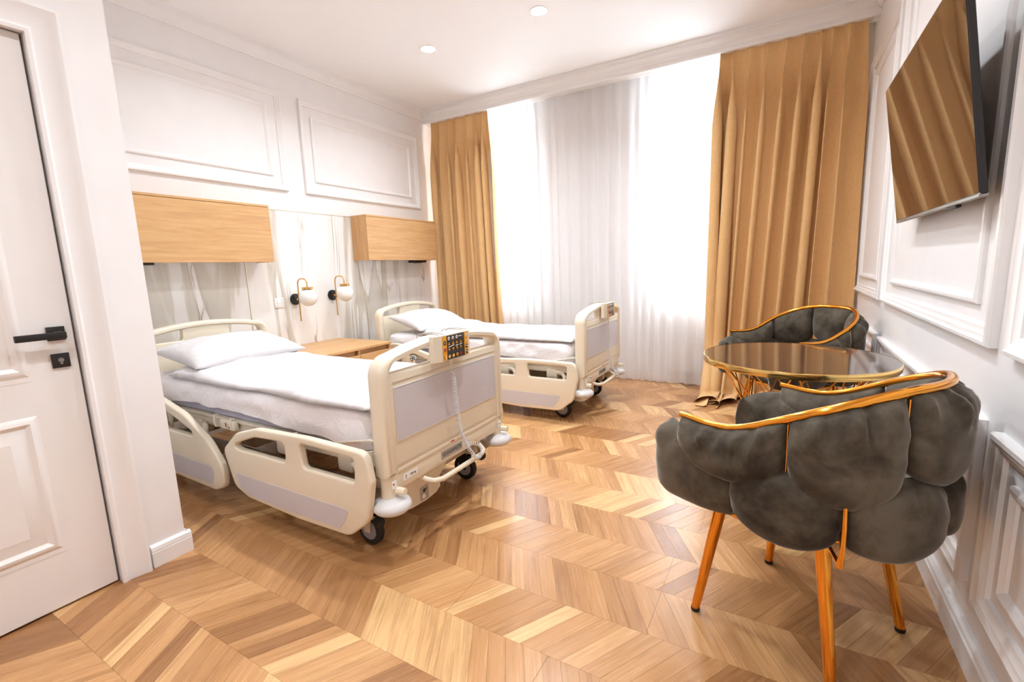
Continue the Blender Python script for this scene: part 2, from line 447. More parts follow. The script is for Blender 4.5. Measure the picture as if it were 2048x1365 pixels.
# ================================================================== THE ROOM
def floor():
    g = G(); g.box(XL - 0.12, XR + 0.12, YF - 0.1, YB + 0.5, -0.12, -0.009)
    base = struct(g.obj('floor', 'joint'), 'honey oak floor laid in a chevron pattern')
    ROW, Y0, SL, TH = 0.2378, 0.712, 0.138, 0.008
    planks = []
    rnd = random.Random(11)
    k0 = int(math.floor((YF - Y0) / ROW)); k1 = int(math.ceil((YB - Y0) / ROW))
    for k in range(k0, k1):
        ya, yb = Y0 + k * ROW, Y0 + (k + 1) * ROW
        sgn = 1 if k % 2 == 0 else -1
        xlo = XL - 0.2 if ya > 0.7 else XD - 0.25
        x = xlo + rnd.uniform(-0.07, 0)
        prev = 0.5
        while x < XR + 0.2:
            w = rnd.choice((0.0676, 0.0676, 0.0676, 0.074, 0.061))
            t = prev + rnd.uniform(-0.04, 0.04) if rnd.random() < 0.42 else rnd.choice((0.0, 0.22, 0.32, 0.4, 0.45, 0.5, 0.55, 0.62, 0.7, 0.95))
            prev = t
            # bottom edge from x, top edge shifted by the slant
            s = SL * sgn
            c = 0.00035
            q = [(x + c, ya + c), (x + w - c, ya + c), (x + w + s - c, yb - c), (x + s + c, yb - c)]
            q = [(max(XL - 0.02, min(XR + 0.02, px)), py) for px, py in q]
            if q[1][0] - q[0][0] > 0.003 or q[2][0] - q[3][0] > 0.003:
                planks.append((q, t, sgn, rnd.uniform(0, 40), rnd.uniform(0, 40)))
            x += w
    def area(q):
        P = []
        for px, py in q:
            d = Vector((px, py, 0)) - CAM_P
            zc = d.dot(CF)
            if zc < 0.15: return 0
            P.append((1024 + F_PX * d.dot(CR) / zc, 682.5 - F_PX * d.dot(CU) / zc))
        cx = sum(p[0] for p in P) / 4; cy = sum(p[1] for p in P) / 4
        if not (-5 < cx < 2053 and 0 < cy < 1375): return 0
        if sum(p[0] for p in q) / 4 < XD - 0.02 and q[0][1] < 0.95: return 0
        mx, my = sum(p[0] for p in q) / 4, sum(p[1] for p in q) / 4
        if mx < -1.62 and 1.5 < my < 2.4: return 0          # under the near bed
        if mx < -1.45 and my > 2.9: return 0                # under the far bed
        return abs(sum(P[i - 1][0] * P[i][1] - P[i][0] * P[i - 1][1] for i in range(4))) / 2
    order = sorted(range(len(planks)), key=lambda i: -area(planks[i][0]))
    single = set(i for i in order[:300] if area(planks[i][0]) > 0)
    def prism(q):
        vs = [(a, b, -TH) for a, b in q] + [(a, b, 0.0) for a, b in q]
        return vs, [(4, 5, 6, 7), (0, 1, 5, 4), (1, 2, 6, 5), (2, 3, 7, 6), (3, 0, 4, 7)]
    def attrs(me, items):
        tint = me.attributes.new('tint', 'FLOAT', 'FACE')
        uv = me.uv_layers.new(name='grain')
        for fi, p in enumerate(me.polygons):
            q, t, sgn, ou, ov = items[fi // 5]
            tint.data[fi].value = t
            L = math.hypot(SL, ROW); ax = Vector((SL * sgn / L, ROW / L)); bx = Vector((ax.y, -ax.x))
            for li in p.loop_indices:
                co = me.vertices[me.loops[li].vertex_index].co
                uv.data[li].uv = (co.x * ax.x + co.y * ax.y + ou, co.x * bx.x + co.y * bx.y + ov)
    for i in sorted(single):
        me = bpy.data.meshes.new('plank'); vs, fs = prism(planks[i][0]); me.from_pydata(vs, [], fs); me.update()
        attrs(me, [planks[i]]); me.materials.append(M['floor'])
        o = bpy.data.objects.new('plank', me); COL.objects.link(o); o.parent = base
    g = G(); items = []
    for i, p in enumerate(planks):
        if i in single: continue
        g.add(*prism(p[0])); items.append(p)
    me = bpy.data.meshes.new('further_planks'); me.from_pydata(g.v, [], g.f); me.update(); attrs(me, items); me.materials.append(M['floor'])
    o = bpy.data.objects.new('further_planks', me); COL.objects.link(o); o.parent = base; o['kind'] = 'stuff'
    # short end joints of the laminate boards, across pairs of rows
    for (x, k) in ((-0.345, 4), (-0.345, 3), (0.09, 7), (-0.60, 1), (-0.28, 6), (-1.02, 2), (-1.9, 0)):
        ya, yb = Y0 + k * ROW, Y0 + (k + 1) * ROW
        g = G(); g.box(x - 0.0007, x + 0.0007, ya, yb, -0.004, 0.0003)
        g.obj('board_joint', 'joint', base)
    return base
floor()

# ceiling, walls ----------------------------------------------------
g = G(); g.box(XL - 0.12, XR + 0.12, YF - 0.1, YB + 0.12, ZC, ZC + 0.1)
struct(g.obj('ceiling', 'ceiling'), 'plain white ceiling with recessed lamps')
g = G(); g.box(XL - 0.12, XL, 0.80, YB + 0.12, -0.1, ZC)
struct(g.obj('wall_left', 'wall'), 'white wall behind the two beds')
g = G(); g.box(XR, XR + 0.12, YF - 0.1, YB + 0.12, -0.1, ZC)
struct(g.obj('wall_right', 'wall'), 'white panelled wall behind the television')
g = G(); g.box(XD - 0.02, XR + 0.12, YF - 0.12, YF, -0.1, ZC)
struct(g.obj('wall_front', 'wall'), 'white wall at the entrance side')
# wall with the door (its end is the white pier), door opening cut out
DY0, DY1, DZ = -0.26, 0.690, 2.127
g = G()
g.box(XD - 0.14, XD, YF, DY0, -0.1, ZC); g.box(XD - 0.14, XD, DY0, DY1, DZ, ZC); g.box(XD - 0.14, XD, DY1, 0.938, -0.1, ZC)
g.box(XL - 0.12, XD - 0.14, 0.80, 0.938, -0.1, ZC)
g.box(XD - 0.16, XD - 0.14, DY0 - 0.1, DY1 + 0.1, -0.1, ZC)        # unseen slab added behind the door leaf so the gap stays dark
struct(g.obj('wall_entrance', 'wall'), 'white wall and pier beside the door')
# window wall with two openings
g = G(); xs = [XL - 0.12, WINS[0][0], WINS[0][1], WINS[1][0], WINS[1][1], XR + 0.12]
for i in range(5):
    if i in (1, 3):
        g.box(xs[i], xs[i + 1], YB, YB + 0.3, -0.1, WZ0); g.box(xs[i], xs[i + 1], YB, YB + 0.3, WZ1, ZC)
    else: g.box(xs[i], xs[i + 1], YB, YB + 0.3, -0.1, ZC)
struct(g.obj('wall_back', 'wall'), 'white window wall behind the sheer curtains')

# windows -----------------------------------------------------------
for i, (a, b) in enumerate(WINS):
    y0, y1 = YB + 0.17, YB + 0.24
    root = thing('window_%d' % (i + 1), '', 'window'); del root['label']; del root['category']
    struct(root, ('tall white window behind the sheer beside the far bed', 'tall white window behind the sheer above the radiator')[i])
    ho, hi = [(a, WZ0), (b, WZ0), (b, WZ1), (a, WZ1)], lambda x0, x1, z0, z1: [(x0, z0), (x0, z1), (x1, z1), (x1, z0)]
    f = 0.06; zt = 2.16
    vs = plate([ho, hi(a + f, b - f, WZ0 + f, zt - 0.03), hi(a + f, b - f, zt + 0.03, WZ1 - f)], 0.035, 0.006, 1)
    put(G(), vs, AX_XZ, (0, (y0 + y1) / 2, 0)).obj('window_frame', 'trim', root, 30)
    mid = (a + b) / 2
    for x0, x1 in ((a + f, mid), (mid, b - f)):
        for z0, z1 in ((WZ0 + f, zt - 0.03), (zt + 0.03, WZ1 - f)):
            s = 0.055
            vs = plate([[(x0, z0), (x1, z0), (x1, z1), (x0, z1)], hi(x0 + s, x1 - s, z0 + s, z1 - s)], 0.025, 0.008, 1)
            sash = put(G(), vs, AX_XZ, (0, y0 + 0.01, 0)).obj('sash', 'trim', root, 30)
            G().box(x0 + s - 0.004, x1 - s + 0.004, y0 + 0.008, y0 + 0.014, z0 + s - 0.004, z1 - s + 0.004).obj('pane', 'glass', sash)
    G().rbox(a - 0.04, b + 0.04, YB - 0.03, YB + 0.18, WZ0 - 0.03, WZ0, 0.008).obj('window_sill', 'trim', root, 30)

# mouldings ---------------------------------------------------------
PROF_A = [(0.0, 0.0), (0.0, 0.020), (0.004, 0.026), (0.014, 0.028), (0.022, 0.022), (0.030, 0.020), (0.038, 0.013), (0.048, 0.010), (0.052, 0.0)]
PROF_B = [(0.0, 0.0), (0.0, 0.010), (0.006, 0.016), (0.016, 0.017), (0.024, 0.010), (0.030, 0.007), (0.034, 0.0)]
TRIM_N = [0]
def frame(axis, base, dirn, a0, a1, z0, z1, prof, nm=None, parent=None, mat='trim', scale=1.0):
    """mitred moulding round a rectangle on the plane x = base (axis 0), raised towards dirn"""
    loops = []
    for d, h in prof:
        d *= scale; h *= scale
        loops.append([(base + dirn * h, a0 + d, z0 + d), (base + dirn * h, a1 - d, z0 + d), (base + dirn * h, a1 - d, z1 - d), (base + dirn * h, a0 + d, z1 - d)])
    g = G().loft(loops, False, False)
    if parent is not None: return g.obj(nm or 'panel_moulding', mat, parent, 25)
    TRIM_N[0] += 1
    return struct(g.obj('trim_%d' % TRIM_N[0], mat, None, 25), nm)
# wall behind the beds: two double-framed fields above the cabinets
for (a, b, w) in ((1.05, 2.800, 'near bed'), (2.985, 4.600, 'far bed')):
    frame(0, XL, 1, a, b, 2.018, 2.868, PROF_A, 'white outer moulding of the field above the ' + w)
    frame(0, XL, 1, a + 0.118, b - 0.130, 2.018 + 0.118, 2.868 - 0.13, PROF_B, 'white inner moulding of the field above the ' + w)
# right wall: tall fields above, low fields below
for (a, b, w) in ((3.716, 4.86, 'beside the right drape'), (1.846, 3.598, 'behind the television'), (-0.05, 1.734, 'nearest the camera')):
    frame(0, XR, -1, a, b, 0.972, 2.74, PROF_A, 'white outer moulding of the tall field ' + w, scale=1.1)
    frame(0, XR, -1, a + 0.175, b - 0.175, 0.972 + 0.115, 2.74 - 0.115, PROF_B, 'white inner moulding of the tall field ' + w)
    frame(0, XR, -1, a, b, 0.225, 0.755, PROF_A, 'white outer moulding of the low field ' + w, scale=1.1)
    frame(0, XR, -1, a + 0.118, b - 0.118, 0.225 + 0.105, 0.755 - 0.105, PROF_B, 'white inner moulding of the low field ' + w)
def run(prof, axis, a0, a1, base, dirn, name, label, mat='trim', cap=True):
    """profile (out, z) drawn along x (axis 0, from plane y = base) or along y (axis 1, from plane x = base)"""
    L = []
    for a in (a0, a1):
        L.append([((a, base + dirn * o, z) if axis == 0 else (base + dirn * o, a, z)) for o, z in prof])
    return struct(G().loft(L, cap, cap).obj(name, mat, None, 25), label)
BASE = [(0, 0), (0.022, 0), (0.022, 0.082), (0.017, 0.086), (0.017, 0.091), (0.021, 0.095), (0.018, 0.104), (0.008, 0.112), (0, 0.112)]
BASE2 = [(0, 0), (0.020, 0), (0.020, 0.068), (0.017, 0.071), (0.020, 0.074), (0.017, 0.092), (0.006, 0.1), (0, 0.1)]
run(BASE, 1, YF, YB, XR, -1, 'baseboard_right', 'white profiled baseboard under the right wall')
run([(o, z * 1.15) for o, z in BASE2], 0, XL, XR, YB, -1, 'baseboard_back', 'white baseboard under the windows')
run(BASE2, 1, 0.94, YB, XL, 1, 'baseboard_left', 'white baseboard behind the beds')
run(BASE2, 1, 0.797, 0.957, XD, 1, 'baseboard_entrance', 'white baseboard at the foot of the pier')
run(BASE2, 0, XL, XD + 0.01, 0.938, 1, 'baseboard_alcove', 'white baseboard round the back of the pier')
# cornice: curtain pelmet along the window wall, small crown along the side walls
PEL = [(0.0, 3.055), (0.02, 3.055), (0.026, 3.062), (0.026, 3.085), (0.034, 3.09), (0.040, 3.12), (0.062, 3.145), (0.070, 3.15), (0.070, 3.168), (0.082, 3.172), (0.082, 3.2), (0.0, 3.2)]
run(PEL, 0, XL, XR, YC + 0.06, -1, 'trim_cornice_back', 'white profiled cornice in front of the curtains')
CROWN = [(0, 3.09), (0.012, 3.09), (0.016, 3.105), (0.03, 3.12), (0.05, 3.16), (0.062, 3.168), (0.066, 3.2), (0, 3.2)]
run(CROWN, 1, 0.938, YC, XL, 1, 'trim_crown_left', 'white crown moulding above the beds')
run(CROWN, 1, YF, YC, XR, -1, 'trim_crown_right', 'white crown moulding above the television wall')
run([(0, 3.06), (0.1, 3.06), (0.1, 3.075), (0, 3.075)], 0, XL, XR, YC + 0.17, -1, 'trim_curtain_board', 'white board that carries the curtain track')

# door --------------------------------------------------------------
door = thing('door_1', '', 'door'); del door['label']; del door['category']
struct(door, 'white panelled door with black square handle')
g = G(); g.rbox(XD - 0.062, XD - 0.016, DY0 + 0.004, 0.682, 0.008, DZ - 0.004, 0.003, 1)
leaf = g.obj('door_leaf', 'door', door, 30)
RAISE = [(0.0, 0.0), (0.006, -0.008), (0.018, -0.010), (0.026, -0.004), (0.034, 0.004), (0.042, 0.006), (0.05, 0.004), (0.056, -0.002), (0.10, 0.012), (0.102, 0.013)]
for z0, z1 in ((0.225, 0.79), (0.90, 1.98)):
    px = XD - 0.0155
    loops = []
    for d, h in RAISE:
        loops.append([(px + max(h, 0.0) + 0.0005 + (0.004 if 0.02 < d < 0.05 else 0), DY0 + 0.13 + d, z0 + d), (px + max(h, 0.0) + 0.0005 + (0.004 if 0.02 < d < 0.05 else 0), 0.556 - d, z0 + d), (px + max(h, 0.0) + 0.0005 + (0.004 if 0.02 < d < 0.05 else 0), 0.556 - d, z1 - d), (px + max(h, 0.0) + 0.0005 + (0.004 if 0.02 < d < 0.05 else 0), DY0 + 0.13 + d, z1 - d)])
    G().loft(loops, False, True).obj('raised_panel', 'door', door, 25)
g = G(); g.rbox(XD - 0.016, XD - 0.006, 0.604, 0.656, 1.040, 1.092, 0.002)
rose = g.obj('door_handle', 'black', door, 30)
g = G(); g.rbox(XD - 0.006, XD + 0.040, 0.618, 0.640, 1.056, 1.076, 0.002); g.rbox(XD + 0.026, XD + 0.042, 0.508, 0.646, 1.050, 1.074, 0.002)
g.obj('lever', 'black', rose, 30)
g = G(); g.rbox(XD - 0.016, XD - 0.007, 0.604, 0.656, 0.936, 0.990, 0.002)
esc = g.obj('lock_plate', 'black', door, 30)
g = G(); g.lathe([(0.0, 0), (0.0085, 0.0), (0.0085, 0.0025), (0.0, 0.0025)], 14, m=Matrix.Translation((XD - 0.008, 0.63, 0.965)) @ Matrix.Rotation(PI / 2, 4, 'Y')); g.box(XD - 0.008, XD - 0.0045, 0.6265, 0.6335, 0.949, 0.966)
g.obj('key_cylinder', 'steel', esc, 30)
# architrave round the door, stepped
ARC = [(0.0, 0.0), (0.0, 0.018), (0.012, 0.02), (0.02, 0.014), (0.03, 0.014), (0.074, 0.022), (0.09, 0.030), (0.1, 0.030), (0.104, 0.0)]
L = []
for d, h in ARC: L.append([(XD + h, DY1 - 0.003 + d, 0.0), (XD + h, DY1 - 0.003 + d, DZ - 0.003 + d), (XD + h, DY0 + 0.003 - d, DZ - 0.003 + d), (XD + h, DY0 + 0.003 - d, 0.0)])
struct(G().loft(L, False, False, closed=False).obj('trim_door', 'trim', None, 25), 'white stepped architrave round the door')

# recessed ceiling lamps ---------------------------------------------
SPOTS = [(x, y) for y in (3.52, 2.2) for x in (-0.62, -1.72, -2.82)] + [(-0.9, 0.95), (-0.9, -0.4), (-0.9, -1.7)]  # last three are unseen, added to light the near end of the room
SPOTS = [(x, y) for x, y in SPOTS if not (y < 1.1 and x < -2.3)]
for x, y in SPOTS:
    seen = y > 3 and x < -1  # the other lamps lie out of view and are kept for their light
    lab = {(-0.62, 3.52): 'unseen recessed ceiling lamp over the far armchair', (-0.62, 2.2): 'unseen recessed ceiling lamp over the round table', (-1.72, 2.2): 'unseen recessed ceiling lamp over the foot of the near bed', (-2.82, 2.2): 'unseen recessed ceiling lamp over the middle of the near bed',
           (-0.9, 0.95): 'unseen recessed ceiling lamp added over the floor beside the near armchair', (-0.9, -0.4): 'unseen recessed ceiling lamp added just behind the camera',
           (-0.9, -1.7): 'unseen recessed ceiling lamp added by the entrance wall', (-1.72, 3.52): 'round recessed ceiling lamp above the near corner of the far bed', (-2.82, 3.52): 'round recessed ceiling lamp further left, above the far bed'}[(x, y)]
    t = thing('ceiling_lamp', lab, 'lamp', (x, y, ZC), 0, 'recessed ceiling lamps')
    G().lathe([(0.062, -0.0005), (0.062, -0.004), (0.068, -0.005), (0.071, -0.003), (0.071, -0.0005)], 28).obj('lamp_ring', 'trim', t, 40)
    G().lathe([(0.0, -0.003), (0.063, -0.003), (0.063, -0.001), (0.0, -0.001)], 28).obj('diffuser', 'glow', t, 40)
    ld = bpy.data.lights.new('lamp_light', 'AREA'); ld.shape = 'DISK'; ld.size = 0.12; ld.energy = LAMP_W; ld.color = (0.85, 0.93, 1.0); ld.spread = math.radians(140)
    lo = bpy.data.objects.new('lamp_light', ld); COL.objects.link(lo); lo.parent = t; lo.location = (0, 0, -0.008)

# ================================================================== HOSPITAL BEDS
# local frame: x = 0 outer face of the footboard, bed runs to -x, y across, z up
HW = 0.465
def arch(hw, z0, zs, zt, r, n=14):
    """outline of an end board: straight sides, rounded shoulders, gently arched top"""
    pts = [(-hw + 0.012, z0), (hw - 0.012, z0), (hw, z0 + 0.02), (hw, zs - r)]
    for j in range(1, 7):
        a = j / 7 * PI / 2
        pts.append((hw - r + r * math.cos(a), zs - r + r * math.sin(a)))
    for j in range(n + 1):
        q = 1 - 2 * j / n
        pts.append((q * (hw - r), zs + (zt - zs) * (1 - q * q)))
    for j in range(6, 0, -1):
        a = j / 7 * PI / 2
        pts.append((-hw + r - r * math.cos(a), zs - r + r * math.sin(a)))
    pts += [(-hw, zs - r), (-hw, z0 + 0.02)]
    return pts
def end_board(g, x, hole=0.10):
    """moulded end board in the plane x; frame thicker than the field"""
    outer = arch(HW, 0.40, 0.915, 0.955, 0.09)
    inner = arch(0.402, 0.40, 0.880, 0.914, 0.05)[3:-1]
    body = outer[2:-1]                        # right side, over the top, left side: an inverted U
    ring = plate([[(HW, 0.40)] + body + [(-HW, 0.40), (-0.402, 0.40)] + inner[::-1] + [(0.402, 0.40)]], 0.046, 0.028, 3)
    put(g, ring, AX_YZ, (x - 0.046, 0, 0))
    field = round_poly([(-0.425, 0.42, 0), (0.425, 0.42, 0), (0.425, 0.834, 0), (hole, 0.834, 0.02), (hole - 0.006, 0.935, 0), (-hole + 0.006, 0.935, 0), (-hole, 0.834, 0.02), (-0.425, 0.834, 0)], 4)
    put(g, plate([field], 0.026, 0.010, 2), AX_YZ, (x - 0.038, 0, 0))
def rail_shape(kind):
    """outline and openings of a side rail in (x, z)"""
    if kind == 'foot':
        o = [(-1.135, 0.365, 0.05), (-1.00, 0.470, 0.10), (-0.82, 0.520, 0.2), (-0.45, 0.535, 0.3), (-0.060, 0.528, 0.06), (-0.040, 0.40, 0.05), (-0.080, 0.22, 0.10), (-0.20, 0.125, 0.10), (-0.55, 0.115, 0.1), (-0.95, 0.130, 0.10), (-1.065, 0.17, 0.08), (-1.11, 0.29, 0.1)]
        h = [[(-1.02, 0.395, 0.02), (-1.01, 0.415, 0.03), (-0.84, 0.472, 0.1), (-0.595, 0.487, 0.03), (-0.605, 0.385, 0.02), (-0.98, 0.385, 0.03)],
             [(-0.49, 0.500, 0.025), (-0.130, 0.495, 0.025), (-0.140, 0.385, 0.015), (-0.475, 0.385, 0.02)]]
        b = [(-1.040, 0.252), (-0.185, 0.252), (-0.215, 0.20), (-0.258, 0.150), (-0.60, 0.143), (-0.965, 0.150), (-1.018, 0.19)]
    else:
        o = [(-2.20, 0.560, 0.08), (-1.95, 0.590, 0.2), (-1.77, 0.565, 0.2), (-1.50, 0.500, 0.3), (-1.285, 0.380, 0.2), (-1.165, 0.250, 0.1), (-1.175, 0.135, 0.06), (-1.27, 0.100, 0.08), (-1.80, 0.110, 0.1), (-2.10, 0.125, 0.08), (-2.20, 0.22, 0.05)]
        h = [[(-1.775, 0.505, 0.03), (-1.70, 0.495, 0.03), (-1.44, 0.412, 0.02), (-1.44, 0.385, 0.01), (-1.775, 0.385, 0.02)],
             [(-2.12, 0.515, 0.03), (-1.88, 0.530, 0.03), (-1.88, 0.385, 0.02), (-2.12, 0.385, 0.02)]]
        b = [(-2.15, 0.252), (-1.268, 0.238), (-1.255, 0.20), (-1.285, 0.135), (-1.80, 0.135), (-2.06, 0.148), (-2.12, 0.2)]
    return o, h, b
def make_bed():
    bed = thing('hospital_bed', '', 'bed', (0, 0, 0))
    # --- end boards
    g = G(); end_board(g, 0.0)
    fb = g.obj('footboard', 'cream', bed, 40)
    put(G(), plate([round_poly([(-0.385, 0.545, 0.004), (0.385, 0.545, 0.004), (0.385, 0.770, 0.004), (-0.385, 0.770, 0.004)], 2)], 0.002, 0.001, 1), AX_YZ, (-0.0105, 0, 0)).obj('panel_insert', 'lilac', fb)
    put(G(), plate([[(-0.39, 0.540), (0.39, 0.540), (0.39, 0.775), (-0.39, 0.775)], [(-0.386, 0.544), (-0.386, 0.771), (0.386, 0.771), (0.386, 0.544)]], 0.002, 0.0008, 1), AX_YZ, (-0.0098, 0, 0)).obj('insert_edge', 'greyplastic', fb)
    g = G(); g.box(-0.0125, -0.0095, -0.395, 0.395, 0.797, 0.7985); g.box(-0.0125, -0.0095, -0.395, 0.395, 0.4395, 0.4405)
    g.obj('seam_line', 'darkbeige', fb)
    g = G(); end_board(g, -2.19, 0.16)
    g.obj('headboard', 'cream', bed, 40)
    # --- corner posts, bumpers, release knobs, labels
    for sx, px in ((1, -0.046), (-1, -2.236)):
        for sy in (-1, 1):
            y = sy * (HW - 0.040)
            g = G(); g.lathe([(0.030, 0.296), (0.034, 0.300), (0.036, 0.385), (0.038, 0.398), (0.036, 0.402)], 20, (px, y, 0))
            post = g.obj('corner_post', 'cream', bed, 40)
            if sx > 0:
                g = G(); g.box(px + 0.034, px + 0.0385, y - 0.016, y + 0.010, 0.345, 0.378)
                lb = g.obj('lock_label', 'keywhite', post)
                g = G(); g.box(px + 0.0383, px + 0.0390, y - 0.012, y - 0.004, 0.362, 0.370); g.obj('lock_mark', 'keyred', post)
                g = G(); g.tube([(px + 0.02, y + 0.012, 0.330), (px + 0.075, y + 0.020, 0.330)], [0.017, 0.016], 8); g.obj('release_knob', 'cream', bed, 40)
            g = G(); g.lathe([(0.0, 0.242), (0.045, 0.240), (0.072, 0.246), (0.085, 0.262), (0.080, 0.280), (0.060, 0.296), (0.030, 0.302), (0.0, 0.303)], 28, (px + sx * 0.012, y - sy * 0.0, 0))
            g.obj('bumper', 'greyplastic', bed, 60)
    # --- foot beam with name plate
    g = G(); g.rbox(-0.075, -0.016, -0.41, 0.41, 0.325, 0.418, 0.006)
    beam = g.obj('foot_beam', 'cream', bed, 35)
    g = G(); g.rbox(-0.03, -0.012, -0.40, 0.40, 0.400, 0.424, 0.005); g.obj('beam_ledge', 'cream', beam, 35)
    g = G(); g.box(-0.016, -0.0148, -0.105, 0.065, 0.345, 0.385)
    npl = g.obj('name_plate', 'labelgrey', beam)
    tm = text_mesh('ELEGANZA', 0.027, 0.22, 1.1)
    g = G(); put(g, tm, AX_YZ, (-0.0142, -0.020, 0.366)); g.obj('name_lettering', 'ink', npl)
    g = G(); g.box(-0.016, -0.0150, -0.365, -0.275, 0.352, 0.380)
    wl = g.obj('weight_label', 'keywhite', beam)
    tm = text_mesh('250 kg', 0.014)
    g = G(); put(g, tm, AX_YZ, (-0.0146, -0.305, 0.366)); g.tube([(-0.0148, -0.350, 0.374), (-0.0148, -0.346, 0.372), (-0.0148, -0.350, 0.370), (-0.0148, -0.354, 0.372)], 0.001, 5, True); g.box(-0.0150, -0.0146, -0.3515, -0.3485, 0.356, 0.369)
    g.obj('weight_lettering', 'ink', wl)['kind'] = 'stuff'
    g = G(); g.box(-0.0125, -0.0118, -0.03, 0.0, 0.409, 0.416); g.obj('warning_mark', 'keyred', beam)
    g = G(); g.box(-0.0125, -0.0118, 0.02, 0.035, 0.409, 0.416); g.obj('warning_mark', 'orange', beam)
    # push bar under the beam
    g = G(); g.tube([(-0.05, -0.235, 0.318), (-0.015, -0.225, 0.300), (0.018, -0.205, 0.290), (0.036, -0.165, 0.287), (0.038, -0.10, 0.287), (0.038, 0.10, 0.287), (0.036, 0.165, 0.288), (0.018, 0.205, 0.291), (-0.015, 0.225, 0.300), (-0.05, 0.235, 0.318)], 0.0125, 12)
    g.obj('push_bar', 'cream', bed, 60)
    for s in (-1, 1):
        g = G(); g.rbox(-0.065, -0.03, s * 0.235 - 0.012, s * 0.235 + 0.012, 0.300, 0.330, 0.004); g.obj('bar_bracket', 'cream2', bed, 35)
    # --- side rails
    for kind in ('foot', 'head'):
        o, h, b = rail_shape(kind)
        vf = plate([round_poly(o, 7)] + [round_poly(q, 5) for q in h], 0.019, 0.011, 3)
        vb = plate([round_poly([(x, z, 0.012) for x, z in b], 3)], 0.0015, 0.0006, 1)
        for s in (-1, 1):
            y = s * 0.508
            rail = put(G(), vf, AX_XZ, (0, y, 0)).obj('side_rail', 'cream', bed, 40)
            put(G(), vb, AX_XZ, (0, y + s * 0.0192, 0)).obj('rail_insert', 'lilac', rail)
    # --- rail arms, brackets and accessory box on the sides
    for s in (-1, 1):
        for xa in (-0.30, -0.76, -1.55, -1.95):
            g = G()
            g.rbox(xa - 0.06, xa + 0.04, s * 0.40 - 0.03, s * 0.40 + 0.03, 0.36, 0.44, 0.012)
            g.tube([(xa + 0.0, s * 0.40, 0.415), (xa + 0.06, s * 0.42, 0.415)], 0.018, 10)
            g.tube([(xa + 0.055, s * 0.43, 0.415), (xa + 0.10, s * 0.45, 0.415), (xa + 0.125, s * 0.465, 0.395), (xa + 0.12, s * 0.47, 0.34), (xa + 0.09, s * 0.475, 0.25)], 0.017, 10)
            g.obj('rail_arm', 'cream2', bed, 45)
        for xa in (-0.10, -0.62, -1.16, -1.32):
            g = G(); g.tube([(xa, s * 0.44, 0.50), (xa, s * 0.455, 0.505), (xa, s * 0.46, 0.47), (xa, s * 0.455, 0.44), (xa, s * 0.44, 0.435)], 0.006, 6); g.obj('accessory_hook', 'cream2', bed, 50)
        g = G(); g.rbox(-1.27, -1.13, s * 0.446 - 0.012, s * 0.446 + 0.012, 0.437, 0.487, 0.004)
        ab = g.obj('accessory_box', 'cream2', bed, 35)
        g = G(); yy = s * 0.4588
        g.box(-1.215, -1.205, yy - 0.0005, yy + 0.0005, 0.452, 0.474); g.box(-1.195, -1.175, yy - 0.0005, yy + 0.0005, 0.448, 0.453)
        g.obj('box_label', 'ink', ab)
        g = G(); g.add([(-1.198, yy + s * 0.0006, 0.462), (-1.180, yy + s * 0.0006, 0.462), (-1.189, yy + s * 0.0006, 0.474)], [(0, 1, 2)]); g.obj('warning_triangle', 'orange', ab)
    # mattress corner holder wires at the foot
    for s in (-1, 1):
        g = G(); g.tube([(-0.30, s * 0.40, 0.50), (-0.29, s * 0.455, 0.515), (-0.10, s * 0.455, 0.555), (-0.085, s * 0.45, 0.55), (-0.085, s * 0.43, 0.47)], 0.006, 8); g.obj('mattress_holder', 'cream2', bed, 60)
    # --- platform and under frame
    g = G(); g.rbox(-2.16, -0.11, -0.43, 0.43, 0.468, 0.486, 0.005); g.obj('platform', 'cream2', bed, 35)
    for s in (-1, 1):
        g = G(); g.rbox(-2.18, -0.08, s * 0.40 - 0.02, s * 0.40 + 0.02, 0.415, 0.468, 0.006); g.obj('frame_beam', 'cream2', bed, 35)
        g = G(); g.rbox(-2.12, -0.12, s * 0.32 - 0.03, s * 0.32 + 0.03, 0.20, 0.26, 0.008); g.obj('chassis_beam', 'darkbeige', bed, 35)
    for xa in (-0.20, -2.04):
        g = G(); g.rbox(xa - 0.035, xa + 0.035, -0.37, 0.37, 0.205, 0.262, 0.008); g.obj('chassis_crossbar', 'darkbeige', bed, 35)
    for xa in (-0.60, -1.65):
        g = G(); g.rbox(xa - 0.09, xa + 0.09, -0.12, 0.12, 0.14, 0.42, 0.02); g.obj('lift_column', 'darkbeige', bed, 35)
    g = G(); g.tube([(-0.45, 0.1, 0.34), (-1.0, 0.05, 0.30), (-1.6, 0.1, 0.34)], 0.022, 10); g.rbox(-1.3, -1.05, -0.2, -0.05, 0.30, 0.40, 0.02); g.obj('drive_unit', 'steel', bed, 45)
    # foot control cover
    L = []
    for x, dz in ((-0.34, 0.03), (-0.10, 0.0), (-0.084, 0.005)):
        L.append([(x, y, z + dz) for y, z in ((-0.330, 0.160), (-0.25, 0.147), (-0.15, 0.142), (-0.075, 0.150), (-0.045, 0.168))] + [(x, -0.045, 0.235 + dz * 0.3), (x, -0.330, 0.235 + dz * 0.3)])
    g = G().loft(L); g.loft([[(x, -0.335, 0.235), (x, -0.04, 0.235), (x, 0.06, 0.325), (x, -0.36, 0.325)] for x in (-0.34, -0.10, -0.082)])
    g.obj('chassis_cover', 'cream2', bed, 30)
    g = G(); g.box(-0.0855, -0.0828, -0.195, -0.135, 0.155, 0.226)
    sl = g.obj('socket_label', 'labelgrey', bed)
